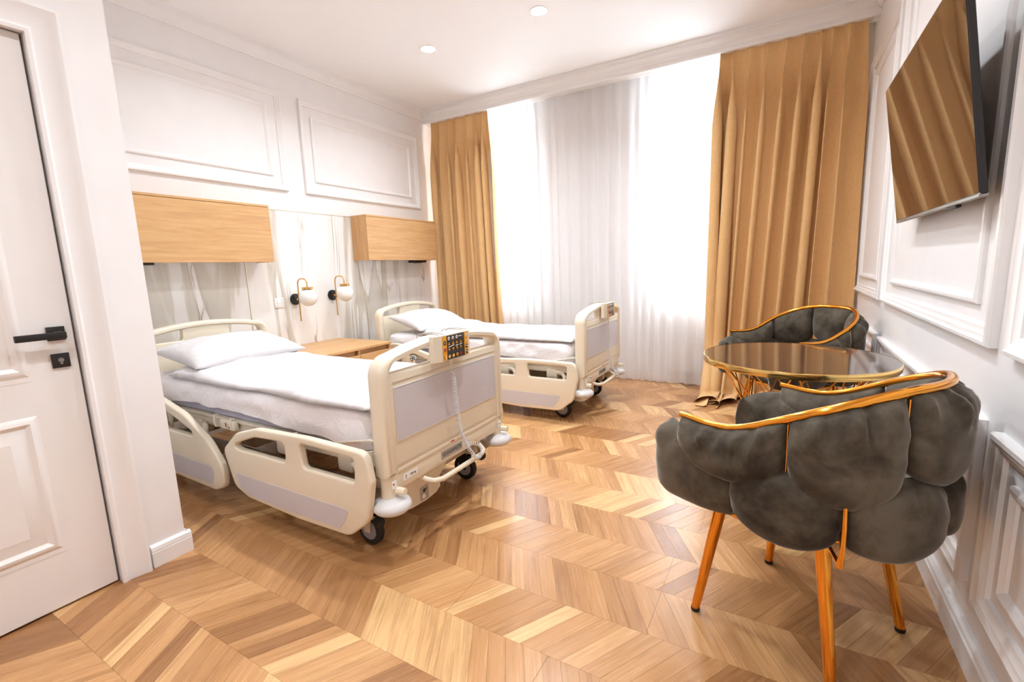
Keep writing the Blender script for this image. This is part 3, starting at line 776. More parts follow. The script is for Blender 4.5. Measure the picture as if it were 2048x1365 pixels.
    g = G(); g.lathe([(0.0, 0), (0.011, 0), (0.011, 0.0015), (0.0, 0.0015)], 14, m=Matrix.Translation((-0.0828, -0.172, 0.176)) @ Matrix.Rotation(PI / 2, 4, 'Y')); g.obj('socket_pin', 'keywhite', sl)
    g = G(); g.lathe([(0.0, 0), (0.009, 0), (0.009, 0.0015), (0.0, 0.0015)], 14, m=Matrix.Translation((-0.0828, -0.166, 0.203)) @ Matrix.Rotation(PI / 2, 4, 'Y')); g.box(-0.0828, -0.0815, -0.165, -0.146, 0.205, 0.210); g.obj('socket_mark', 'ink', sl)
    # --- castors
    for xa, sx in ((-0.235, 1), (-2.04, -1)):
        for s in (-1, 1):
            y = s * 0.375
            c = bpy.data.objects.new('castor', None); COL.objects.link(c); c.parent = bed; c.location = (xa, y, 0); c.empty_display_size = 0.05
            g = G(); g.lathe([(0.045, -0.016), (0.066, -0.017), (0.0745, -0.011), (0.0755, 0.0), (0.0745, 0.011), (0.066, 0.017), (0.045, 0.016)], 32, m=Matrix.Translation((0, 0, 0.0755)) @ Matrix.Rotation(PI / 2, 4, 'X'))
            g.obj('tyre', 'rubber', c, 50)
            g = G(); g.lathe([(0.0, -0.019), (0.012, -0.019), (0.018, -0.017), (0.048, -0.0165), (0.048, 0.0165), (0.018, 0.017), (0.012, 0.019), (0.0, 0.019)], 28, m=Matrix.Translation((0, 0, 0.0755)) @ Matrix.Rotation(PI / 2, 4, 'X'))
            g.obj('wheel_hub', 'hub', c, 40)
            g = G()
            for q in (-1, 1): g.loft([[(-0.016 + 0.03 * 0, q * 0.024, 0.066), (0.016, q * 0.024, 0.066), (0.016, q * 0.020, 0.066), (-0.016, q * 0.020, 0.066)], [(-0.045, q * 0.030, 0.165), (0.03, q * 0.030, 0.165), (0.03, q * 0.022, 0.165), (-0.045, q * 0.022, 0.165)]])
            g.rbox(-0.045, 0.03, -0.03, 0.03, 0.160, 0.21, 0.006)
            g.obj('fork', 'cream2' if s < 0 else 'black', c, 30)
            if sx > 0:
                g = G(); g.tube([(0.0, s * 0.03, 0.165), (0.08, s * 0.035, 0.155)], 0.008, 8); g.obj('pedal_arm', 'cream2', c, 45)
                g = G(); g.lathe([(0.0, -0.026), (0.018, -0.024), (0.029, -0.012), (0.031, 0.0), (0.029, 0.012), (0.018, 0.022), (0.0, 0.024)], 18, m=Matrix.Translation((0.095, s * 0.036, 0.150)) @ Matrix.Rotation(PI / 2, 4, 'X') @ Matrix.Scale(0.9, 4)); g.obj('brake_pedal', 'rubber', c, 60)
    return bed
BED1 = (-1.368, 1.755); BED2 = (-1.305, 3.815)
bed = make_bed()
bed2 = copy_tree(bed)
bed.location = (*BED1, 0); bed2.location = (*BED2, 0)
bed['label'] = 'cream and lilac adjustable hospital bed nearest the door, carrying the orange control panel'
bed2['label'] = 'cream and lilac adjustable hospital bed beside the window, partly behind the other bed'
bed['group'] = bed2['group'] = 'hospital beds'
BD2 = -0.025
for ch in bed2.children:
    if not ch.name.startswith('castor'): ch.location.z += BD2

# ---------------------------------------------------------------- mattress, sheet, duvet, pillow
def rrect(cx, cy, hx, hy, r, z, n=44):
    """rounded rectangle with evenly spread points, returns list of (x, y, z)"""
    r = max(0.001, min(r, hx, hy)); pts = []
    segs = [('l', (hx, -hy + r), (hx, hy - r)), ('c', (hx - r, hy - r), 0), ('l', (hx - r, hy), (-hx + r, hy)), ('c', (-hx + r, hy - r), 1), ('l', (-hx, hy - r), (-hx, -hy + r)), ('c', (-hx + r, -hy + r), 2), ('l', (-hx + r, -hy), (hx - r, -hy)), ('c', (hx - r, -hy + r), 3)]
    for kind, a, b in segs:
        if kind == 'l':
            k = n if abs(a[0] - b[0]) > abs(a[1] - b[1]) else n // 2
            for j in range(k):
                q = j / k; pts.append((cx + a[0] * (1 - q) + b[0] * q, cy + a[1] * (1 - q) + b[1] * q, z))
        else:
            for j in range(5):
                t = (b + j / 5) * PI / 2; pts.append((cx + a[0] + r * math.cos(t), cy + a[1] + r * math.sin(t), z))
    return pts
def make_mattress(loc, seed, label_m):
    """mattress (lilac-grey core) with a wrinkled fitted sheet over its upper part"""
    t = thing('mattress', label_m, 'mattress', (loc[0], loc[1], loc[2]), 0, 'mattresses on the beds')
    cx, hx, hy = -1.135, 1.015, 0.430
    L = [rrect(cx, 0, hx - 0.026, hy - 0.026, 0.05, 0.487), rrect(cx, 0, hx - 0.016, hy - 0.014, 0.06, 0.496), rrect(cx, 0, hx - 0.016, hy - 0.014, 0.06, 0.58), rrect(cx, 0, hx - 0.04, hy - 0.04, 0.06, 0.60)]
    G().loft(L).obj('mattress_core', 'mattress', t, 50)
    rows = []
    prof = [(0.30, 0.669), (0.12, 0.667), (0.05, 0.663), (0.02, 0.655), (0.006, 0.642), (0.0, 0.628), (-0.004, 0.610), (-0.006, 0.580), (-0.006, 0.555), (-0.005, 0.53), (-0.003, 0.508)]
    for i, (ins, z) in enumerate(prof):
        row = []
        for (x, y, _) in rrect(cx, 0, hx - ins, hy - ins, 0.075 if ins < 0.1 else 0.05, z):
            side = smoothstep(0.67, 0.61, z)
            w = fbm(x * 9 + seed, y * 9, z * 14) * 0.012 + fbm(x * 20 + 6 * z, y * 20 + seed, z * 34) * 0.008
            nx, ny = x - cx, y
            out = Vector((nx / hx, ny / hy, 0)); m = max(abs(out.x), abs(out.y)); out = Vector((math.copysign(1, nx) if abs(out.x) > 0.985 * m else 0, math.copysign(1, ny) if abs(out.y) > 0.985 * m else 0, 0))
            hem = 0.0
            if i >= len(prof) - 4:
                k = (i - (len(prof) - 5)) / 4
                rise = 0.035 * smoothstep(-0.5, -1.1, x) * smoothstep(-2.05, -1.5, x) + 0.012 * fbm(x * 3.5, seed, y * 3) + 0.006 * fbm(x * 14, seed, y * 14)
                hem = rise * k - (0.012 * k * smoothstep(-0.5, -0.2, x))
            row.append((x + out.x * (w * side + 0.002), y + out.y * (w * side + 0.004), z + hem + (1 - side) * 0.12 * w))
        rows.append(row)
    G().loft(rows, True, False).obj('fitted_sheet', 'linen2', t, 180)
    return t
def blanket(name, label, loc, x0, x1, hy, z0, th, seed, group, mat='linen'):
    """thick quilt lying flat: puffy top, rounded edges, flat underside"""
    nu, nv = 80, 46
    top = []; bot = []
    for i in range(nu):
        for j in range(nv):
            a = -1 + 2 * i / (nu - 1); b = -1 + 2 * j / (nv - 1)
            ea = (1 - abs(a) ** 16) ** 0.6 if abs(a) < 1 else 0
            eb = (1 - abs(b) ** 7) ** 0.6 if abs(b) < 1 else 0
            x = (x0 + x1) / 2 + a * (x1 - x0) / 2; y = b * hy * (1.0 - 0.13 * smoothstep(0.0, 1.0, b))
            y += (0.03 * fbm(x * 2.2, seed, b * 1.5) + 0.008 * fbm(x * 9, seed, b * 3)) * abs(b)
            puff = 0.5 + 0.6 * fbm(x * 2.3 + seed, y * 2.6, 3.1) + 0.42 * fbm(x * 4.5 + seed, y * 8.5, 1.7) + 0.22 * fbm(x * 11, y * 15 + seed, 0.4)
            h = th * (0.62 + 0.55 * puff) * (1 + 0.6 * smoothstep(-1.3, -1.75, x)) * (1 - 0.4 * smoothstep(0.15, 0.95, b))
            dip = -0.018 * smoothstep(0.86, 1.0, abs(b))
            top.append((x, y, z0 + h * ea * eb + dip * 0)); bot.append((x, y, z0 + 0.0005))
    g = G(); n = nu * nv
    g.grid(top, nu, nv); g.grid(bot, nu, nv)
    bm = bmesh.new(); vs = [bm.verts.new(v) for v in g.v]
    for f in g.f: bm.faces.new([vs[k] for k in f])
    bmesh.ops.remove_doubles(bm, verts=bm.verts[:], dist=0.0008)
    g2 = G().bm(bm)
    return tag(g2.obj(name, mat, None, 180, loc), label, 'duvet', group)
def pillow(name, label, loc, hx, hy, th, rot, seed, group):
    """soft pillow: four pinched corners, seamed edge, dents"""
    nu = 33; top = []; bot = []
    for i in range(nu):
        for j in range(nu):
            a = -1 + 2 * i / (nu - 1); b = -1 + 2 * j / (nu - 1)
            x = a * hx * (1 - 0.10 * (1 - b * b) * abs(a) ** 3); y = b * hy * (1 - 0.08 * (1 - a * a) * abs(b) ** 3)
            w = max(0.0, (1 - a * a)) ** 0.52 * max(0.0, (1 - b * b)) ** 0.48
            cr = 0.10 * fbm(a * 2.2 + seed, b * 2.2, 0.3) + 0.05 * fbm(a * 5 + seed, b * 5, 2.3)
            top.append((x, y, th * w * (0.95 + cr))); bot.append((x, y, -th * 0.62 * w * (0.9 + 0.5 * cr)))
    g = G(); g.grid(top, nu, nu); g.grid(bot, nu, nu)
    bm = bmesh.new(); vs = [bm.verts.new(v) for v in g.v]
    for f in g.f: bm.faces.new([vs[k] for k in f])
    bmesh.ops.remove_doubles(bm, verts=bm.verts[:], dist=0.0006)
    o = tag(G().bm(bm).obj(name, 'linen', None, 180, loc), label, 'pillow', group)
    o.rotation_euler = rot
    return o
make_mattress((*BED1, 0), 1.3, 'mattress with wrinkled white fitted sheet on the bed nearest the door')
make_mattress((*BED2, BD2), 8.2, 'mattress with white fitted sheet on the bed beside the window')
blanket('duvet', 'puffy white duvet spread over the bed nearest the door', (*BED1, 0), -1.86, -0.125, 0.442, 0.6715, 0.050, 2.0, 'white duvets')
blanket('duvet', 'smooth white duvet spread over the bed beside the window', (*BED2, BD2), -1.72, -0.125, 0.432, 0.6715, 0.066, 5.5, 'white duvets')
pillow('pillow', 'large white pillow lying on the near bed against its headboard', (BED1[0] - 1.83, BED1[1] - 0.03, 0.765), 0.25, 0.385, 0.115, (0.0, math.radians(9), math.radians(3)), 0.7, 'white pillows')
pillow('pillow', 'plump white pillow with open end on the far bed', (BED2[0] - 1.86, BED2[1] - 0.08, 0.765 + BD2), 0.24, 0.365, 0.115, (0.0, math.radians(14), math.radians(-6)), 4.1, 'white pillows')

# ---------------------------------------------------------------- hanging control panels with coiled cords
def control_panel(loc, label):
    """hung over the footboard; local x = 0 is the outer face of the footboard, y = 0 its middle"""
    t = thing('bed_control_panel', label, 'control panel', loc, 0, 'control panels hung on the footboards')
    w, z0, z1 = 0.137, 0.838, 0.957
    prof = [(0.006, -w), (0.030, -w), (0.042, -w + 0.03), (0.044, -w + 0.045), (0.044, w - 0.030), (0.040, w - 0.012), (0.030, w), (0.006, w)]
    g = G().loft([[(x, y, z) for x, y in prof] for z in (z0, z0 + 0.004, z1 - 0.004, z1)])
    g.obj('housing', 'cream', t, 35)
    xk = 0.0442
    y0, y1 = -w + 0.046, w - 0.031
    pz0, pz1 = z0 + 0.003, z1 - 0.004
    def rect(a, b, c, d, x, nm, mat):
        g = G(); g.box(x - 0.0006, x, a, b, c, d); return g.obj(nm, mat, kp)
    g = G(); g.box(xk - 0.0006, xk + 0.0006, y0, y1, pz0, pz1)
    kp = g.obj('keypad', 'keydark', t)
    sw = 0.030
    x2 = xk + 0.0014
    rect(y0, y0 + sw, pz0, pz1, x2, 'orange_strip', 'orange'); rect(y1 - sw, y1, pz0, pz1, x2, 'orange_strip', 'orange')
    rect(y0 + sw, y1 - sw, pz0, pz0 + 0.030, x2, 'green_strip', 'keygreen')
    x3 = x2 + 0.0010
    def disc(y, z, r, nm, mat, x=x3, ry=None):
        g = G(); ry = ry or r
        g.add([(x, y + ry * math.cos(2 * PI * k / 16), z + r * math.sin(2 * PI * k / 16)) for k in range(16)], [tuple(range(16))]); return g.obj(nm, mat, kp, fix=False)
    cols = [y0 + sw + 0.016 + k * 0.030 for k in range(4)]
    h = pz1 - pz0
    for k, y in enumerate(cols):
        if k < 3:
            disc(y, pz1 - 0.013, 0.0085, 'button', 'keywhite'); disc(y, pz1 - 0.0145, 0.003, 'button_mark', 'ink', x3 + 0.0006)
        for up, z in ((1, pz0 + 0.074), (-1, pz0 + 0.046)):
            g = G(); g.add([(x3, y - 0.0075, z - up * 0.006), (x3, y + 0.0075, z - up * 0.006), (x3, y, z + up * 0.0075)], [(0, 1, 2)]); g.obj('arrow_button', 'orange', kp, fix=False)
        disc(y, pz0 + 0.0145, 0.009, 'button', ('orange', 'orange', 'orange', 'keyred')[k])
        g = G(); g.box(x3, x3 + 0.0006, y - 0.006, y + 0.006, pz0 + 0.012, pz0 + 0.0155); g.obj('button_mark', ('keywhite', 'keywhite', 'keyred', 'ink')[k], kp)
    for a, b, dz in ((cols[0] - 0.006, cols[1] + 0.008, 0.006), (cols[2] - 0.009, cols[2] + 0.009, 0.002), (cols[3] - 0.008, cols[3] + 0.008, 0.005)):
        g = G(); n = 5
        for q in range(n):
            p0 = (x3, a + (b - a) * q / n, pz0 + 0.057 + dz * q / n + (0.002 if q % 2 else 0)); p1 = (x3, a + (b - a) * (q + 1) / n, pz0 + 0.057 + dz * (q + 1) / n + (0.002 if not q % 2 else 0))
            g.tube([p0, p1], 0.0014, 5)
        g.obj('bed_pictogram', 'keywhite', kp)
    g = G(); g.box(x3, x3 + 0.0005, cols[3] - 0.012, cols[3] + 0.011, pz1 - 0.013, pz1 - 0.010); g.obj('maker_mark', 'keywhite', kp); disc(cols[3] - 0.011, pz1 - 0.0115, 0.0035, 'maker_mark', 'keywhite')
    ys = y0 + sw / 2
    disc(ys, pz0 + 0.081, 0.0105, 'button', 'keygreen'); disc(ys, pz0 + 0.081, 0.005, 'button_mark', 'keywhite', x3 + 0.0006); disc(ys, pz0 + 0.081, 0.0032, 'button_mark', 'keygreen', x3 + 0.001)
    disc(ys, pz0 + 0.049, 0.0105, 'button', 'keyred'); disc(ys, pz0 + 0.049, 0.0085, 'button_mark', 'keywhite', x3 + 0.0006); disc(ys, pz0 + 0.049, 0.0075, 'button_mark', 'keyred', x3 + 0.001)
    for dy, dz, mt in ((-0.006, 0.018, 'keygreen'), (0.004, 0.018, 'keywhite'), (-0.006, 0.009, 'keyred'), (0.004, 0.009, 'keywhite')): disc(ys + dy, pz0 + dz, 0.0035, 'indicator', mt)
    ys = y1 - sw / 2
    disc(ys, pz1 - 0.014, 0.0085, 'button', 'keywhite'); disc(ys, pz1 - 0.0155, 0.003, 'button_mark', 'ink', x3 + 0.0006)
    disc(ys, pz1 - 0.029, 0.002, 'indicator', 'keyred')
    g = G(); g.box(x3, x3 + 0.0005, ys - 0.007, ys + 0.007, pz1 - 0.041, pz1 - 0.037); g.obj('button_mark', 'keywhite', kp)
    for z in (pz0 + 0.044, pz0 + 0.016):
        disc(ys, z, 0.0095, 'button', 'ink'); g = G(); g.tube([(x3 + 0.0008, ys - 0.009, z + 0.003), (x3 + 0.0008, ys + 0.009, z - 0.002)], 0.0016, 5); g.obj('button_mark', 'keywhite', kp)
    # wire hooks over the top edge
    for y in (-0.10, 0.085):
        g = G()
        for dy in (0.0, 0.035): g.tube([(0.034, y + dy, 0.950), (0.034, y + dy, 0.958), (0.026, y + dy, 0.963), (-0.03, y + dy, 0.965), (-0.085, y + dy, 0.962), (-0.098, y + dy, 0.952), (-0.098, y + dy, 0.93)], 0.0022, 7)
        g.tube([(-0.098, y, 0.93), (-0.098, y + 0.035, 0.93)], 0.003, 7)
        g.obj('hook', 'labelgrey', t, 60)
    # cord: plug, straight tail, coil, loop back under the beam
    g = G(); g.tube([(0.026, -0.012, z0 + 0.001), (0.026, -0.012, z0 - 0.028)], [0.0075, 0.0055], 10); g.obj('cord_plug', 'cream', t, 50)
    tail = [(0.026, -0.012, z0 - 0.024), (0.028, -0.008, z0 - 0.045), (0.024, -0.016, z0 - 0.062), (0.030, 0.002, z0 - 0.078), (0.026, -0.010, z0 - 0.086)]
    spine = [(0.026, -0.002, 0.752), (0.026, 0.006, 0.68), (0.026, 0.014, 0.59), (0.026, 0.032, 0.47), (0.034, 0.064, 0.385), (0.058, 0.092, 0.318), (0.066, 0.115, 0.300), (0.066, 0.140, 0.303), (0.062, 0.160, 0.320), (0.045, 0.165, 0.345), (0.010, 0.158, 0.352), (-0.018, 0.150, 0.348)]
    # resample the spine evenly, wind the coil round it
    P = [Vector(p) for p in spine]; fine = []
    for i in range(len(P) - 1):
        p0, p1, p2, p3 = P[max(i - 1, 0)], P[i], P[i + 1], P[min(i + 2, len(P) - 1)]
        for k in range(24):
            q = k / 24
            fine.append(0.5 * ((2 * p1) + (p2 - p0) * q + (2 * p0 - 5 * p1 + 4 * p2 - p3) * q * q + (3 * p1 - p0 - 3 * p2 + p3) * q ** 3))
    fine.append(P[-1])
    cum = [0]
    for i in range(1, len(fine)): cum.append(cum[-1] + (fine[i] - fine[i - 1]).length)
    turns = 58; per = 9; N = turns * per; coil = []
    for k in range(N + 1):
        d = cum[-1] * k / N
        i = next((q for q in range(1, len(cum)) if cum[q] >= d - 1e-9), len(cum) - 1)
        q = (d - cum[i - 1]) / max(1e-9, cum[i] - cum[i - 1]); p = fine[i - 1].lerp(fine[i], q); T = (fine[i] - fine[i - 1]).normalized()
        n1 = (Vector((1, 0, 0)) - T * T.x)
        n1 = n1.normalized() if n1.length > 0.15 else (Vector((0, 1, 0)) - T * T.y).normalized()
        n2 = T.cross(n1); a = 2 * PI * k / per
        coil.append(p + (n1 * math.cos(a) + n2 * math.sin(a)) * 0.0085)
    g = G(); g.tube([Vector(p) for p in tail] + coil, 0.0024, 5)
    g.obj('coiled_cord', 'greyplastic', t, 60)
    return t
control_panel((BED1[0], BED1[1] - 0.03, 0), 'orange and black bed control panel with coiled cord on the near footboard')
control_panel((BED2[0], BED2[1] + 0.03, BD2), 'bed control panel seen edge-on, hung on the far footboard')

# small wired handset hung on the rail between the beds
t = thing('bed_remote', 'small orange and black bed remote clipped on a rail of the far bed', 'remote', (-3.005, BED2[1] - 0.545, 0.30))
g = G(); g.lathe([(0.0, -0.009), (0.026, -0.009), (0.031, -0.005), (0.031, 0.006), (0.028, 0.010), (0.0, 0.011)], 24, m=Matrix.Translation((0, -0.012, 0.135)) @ Matrix.Rotation(math.radians(70), 4, 'X') @ Matrix.Rotation(0.5, 4, 'Y'))
g.rbox(-0.022, 0.022, -0.024, -0.004, 0.0, 0.125, 0.006)
body = g.obj('handset', 'cream', t, 40)
g = G(); g.box(-0.017, 0.017, -0.0255, -0.024, 0.01, 0.100); g.obj('orange_face', 'orange', t)
mm = Matrix.Translation((0, -0.012, 0.135)) @ Matrix.Rotation(math.radians(70), 4, 'X') @ Matrix.Rotation(0.5, 4, 'Y')
g = G(); g.lathe([(0.0, 0.0112), (0.026, 0.0105), (0.026, 0.0125), (0.0, 0.0128)], 20, m=mm); g.obj('dark_face', 'keydark', t, 40)
for k in range(5):
    a = 2 * PI * k / 5 + 0.3
    g = G(); g.lathe([(0.0, 0.0128), (0.005, 0.0128), (0.005, 0.0138), (0.0, 0.0138)], 8, m=mm @ Matrix.Translation((0.016 * math.cos(a), 0.016 * math.sin(a), 0))); g.obj('button', 'keywhite', t)
for z in (0.03, 0.055, 0.08):
    for x in (-0.008, 0.008):
        g = G(); g.box(x - 0.004, x + 0.004, -0.0268, -0.0255, z - 0.003, z + 0.003); g.obj('button', 'keywhite', t)
g = G(); g.tube([(0, -0.014, 0.002), (0, -0.012, -0.04), (0.03, -0.03, -0.09), (0.10, -0.05, -0.10), (0.2, -0.09, -0.07)], 0.0035, 7); g.obj('remote_cord', 'keydark', t, 60)

# ================================================================== WALL BEHIND THE BEDS
MX = XL + 0.013
slab = thing('marble_panelling', 'white marble wall panelling with grey veins behind both headboards', 'wall panel', (XL + 0.0005, 3.0, 0))
for a, b in ((0.98, 2.311), (2.319, 3.606), (3.614, 4.60)):
    g = G(); g.rbox(0.0, 0.013, a - 3.0 + 0.0006, b - 3.0 - 0.0006, 0.105, 1.838, 0.0015, 1)
    g.obj('marble_slab', 'marble', slab, 30)
for y in (2.315, 3.610):
    g = G(); g.rbox(0.0, 0.0165, y - 3.0 - 0.004, y - 3.0 + 0.004, 0.105, 1.838, 0.001, 1); g.obj('joint_trim', 'glinttrim', slab, 30)
g = G(); g.rbox(0.0, 0.0165, 0.98 - 3.0, 4.602 - 3.0, 1.838, 1.844, 0.001, 1); g.obj('top_trim', 'glinttrim', slab, 30)

def wall_cabinet(y0, y1, z0, z1, label):
    t = thing('wall_cabinet', label, 'cabinet', (MX, (y0 + y1) / 2, z0), 0, 'oak cabinets over the beds')
    d = 0.228; h = z1 - z0; w = (y1 - y0) / 2
    g = G(); g.rbox(0.0, d - 0.020, -w, -w + 0.018, 0.0, h, 0.0015, 1); g.obj('side_panel', 'oak_side', t, 30)
    g = G(); g.rbox(0.0, d - 0.020, w - 0.018, w, 0.0, h, 0.0015, 1); g.obj('side_panel', 'oak_side', t, 30)
    g = G(); g.rbox(0.0, d, -w, w, h, h + 0.017, 0.0015, 1); g.obj('top_panel', 'oak', t, 30)
    g = G(); g.box(0.0, d - 0.020, -w + 0.018, w - 0.018, 0.012, 0.028); g.obj('bottom_panel', 'trim', t)
    g = G(); g.rbox(d - 0.018, d, -w, w, 0.0, h - 0.003, 0.0015, 1); g.obj('cabinet_door', 'oak', t, 30)
    g = G(); g.rbox(0.03, d - 0.05, -w + 0.05, w - 0.05, 0.004, 0.012, 0.002, 1); g.obj('light_strip', 'trim', t, 30)
    return t
wall_cabinet(1.20, 2.435, 1.372, 1.820, 'oak wall cabinet over the near bed, cut off by the white pier')
wall_cabinet(3.485, 4.600, 1.385, 1.833, 'oak wall cabinet over the far bed beside the left drape')
for y, lab in ((1.47, 'black under-cabinet socket box over the near bed'), (4.36, 'black under-cabinet socket box over the far bed')):
    t = thing('socket_box', lab, 'socket', (MX + 0.10, y, 1.362), 0, 'black boxes under the cabinets')
    g = G(); g.rbox(-0.03, 0.05, -0.12, 0.12, -0.004, 0.024, 0.004); g.obj('box_body', 'black', t, 30)
    g = G(); g.rbox(-0.02, 0.04, -0.05, 0.05, -0.009, -0.003, 0.003); g.obj('box_lid', 'rubber', t, 30)

# wall sockets
def socket_plate(y, z, label):
    t = thing('wall_socket', label, 'socket', (MX, y, z))
    g = G(); g.rbox(0.0, 0.009, -0.045, 0.045, -0.045, 0.045, 0.004); g.obj('cover_plate', 'trim', t, 30)
    for sy in (-0.026, 0.026):
        for sz in (-0.026, 0.0, 0.026):
            g = G(); g.lathe([(0.0, 0.0), (0.004, 0.0), (0.004, 0.0012), (0.0, 0.0012)], 10, m=Matrix.Translation((0.009, sy, sz)) @ Matrix.Rotation(PI / 2, 4, 'Y')); g.obj('screw', 'labelgrey', t)
socket_plate(2.583, 1.012, 'small white wall plate between the near cabinet and first sconce')

# wall sconces
def sconce(y, z, label):
    t = thing('wall_sconce', label, 'wall lamp', (MX, y, z), 0, 'brass globe sconces')
    g = G(); g.lathe([(0.0, 0.0), (0.052, 0.0), (0.052, 0.020), (0.049, 0.024), (0.0, 0.024)], 32, m=Matrix.Rotation(PI / 2, 4, 'Y')); g.obj('wall_plate', 'black', t, 40)
    sx = 0.062
    g = G(); g.tube([(0.02, 0.0, 0.0), (sx, 0.0, 0.0)], 0.006, 12); g.obj('arm', 'brass', t, 60)
    g = G(); g.lathe([(0.0, 0.0), (0.007, 0.001), (0.009, 0.005), (0.006, 0.010), (0.0, 0.012)], 14, m=Matrix.Translation((sx - 0.002, -0.012, 0.0)) @ Matrix.Rotation(PI / 2, 4, 'X')); g.obj('arm_knob', 'brass', t, 60)
    R = 0.05; top = 0.188; ex = sx + 0.135; gy = 0.0
    path = [(sx, 0, -0.205), (sx, 0, 0.0), (sx, 0, top - R)]
    for k in range(1, 9):
        a = k / 8 * PI / 2; path.append((sx + R - R * math.cos(a), 0, top - R + R * math.sin(a)))
    for k in range(0, 9):
        a = k / 8 * PI / 2; path.append((ex - R + R * math.sin(a), 0, top - R + R * math.cos(a)))
    path.append((ex, 0, 0.108))
    g = G(); g.tube(path, 0.0062, 12); g.obj('stem', 'brass', t, 60)
    g = G(); g.lathe([(0.0, 0.112), (0.044, 0.112), (0.047, 0.109), (0.047, 0.092), (0.044, 0.090), (0.0, 0.090)], 32, (ex, 0, 0)); g.obj('cap', 'brass', t, 35)
    prof = []
    for k in range(0, 21):
        a = -PI / 2 + PI * k / 20; prof.append((0.081 * math.cos(a), 0.018 + 0.081 * math.sin(a)))
    g = G(); g.lathe([p for p in prof if p[1] < 0.0905], 36, (ex, 0, 0)); g.obj('globe_shade', 'opal', t, 180)
    return t
sconce(2.745, 1.033, 'brass sconce with white globe nearest the wall plate')
sconce(3.165, 1.045, 'brass sconce with white globe nearest the far cabinet')

# nightstand between the beds
NX0, NX1, NY0, NY1, NZ = MX + 0.004, -3.225, 2.43, 3.20, 0.600
t = thing('nightstand', 'wide oak nightstand with two drawers between the beds', 'nightstand', (NX0, NY0, 0))
D, Wd = NX1 - NX0, NY1 - NY0
g = G(); g.rbox(0.0, D + 0.012, -0.005, Wd + 0.005, NZ - 0.022, NZ, 0.002, 1); g.obj('top_panel', 'oak', t, 30)
for y in (0.0, Wd / 2 - 0.009, Wd - 0.018):
    g = G(); g.rbox(0.0, D - (0.0 if y in (0.0,) or y > Wd / 2 else 0.0), y, y + 0.018, 0.06, NZ - 0.022, 0.0015, 1); g.obj('side_panel', 'oak_side', t, 30)
g = G(); g.box(0.0, D - 0.03, 0.018, Wd - 0.018, 0.06, 0.078); g.obj('bottom_panel', 'oak', t)
g = G(); g.box(0.0, 0.012, 0.018, Wd - 0.018, 0.078, NZ - 0.022); g.obj('back_panel', 'oak', t)
for a, b in ((0.002, Wd / 2 - 0.002), (Wd / 2 + 0.002, Wd - 0.002)):
    g = G(); g.rbox(D - 0.002, D + 0.016, a, b, 0.075, NZ - 0.066, 0.0015, 1); g.box(0.05, D - 0.002, a + 0.022, b - 0.022, 0.09, 0.46)
    g.obj('drawer', 'oak', t, 30)
    g = G(); g.box(D - 0.045, D - 0.03, a + 0.018, b - 0.018, 0.46, NZ - 0.024); g.obj('grip_recess', 'oak', t)
g = G(); g.box(0.03, D - 0.05, 0.04, Wd - 0.04, 0.0, 0.06); g.obj('plinth', 'black', t)

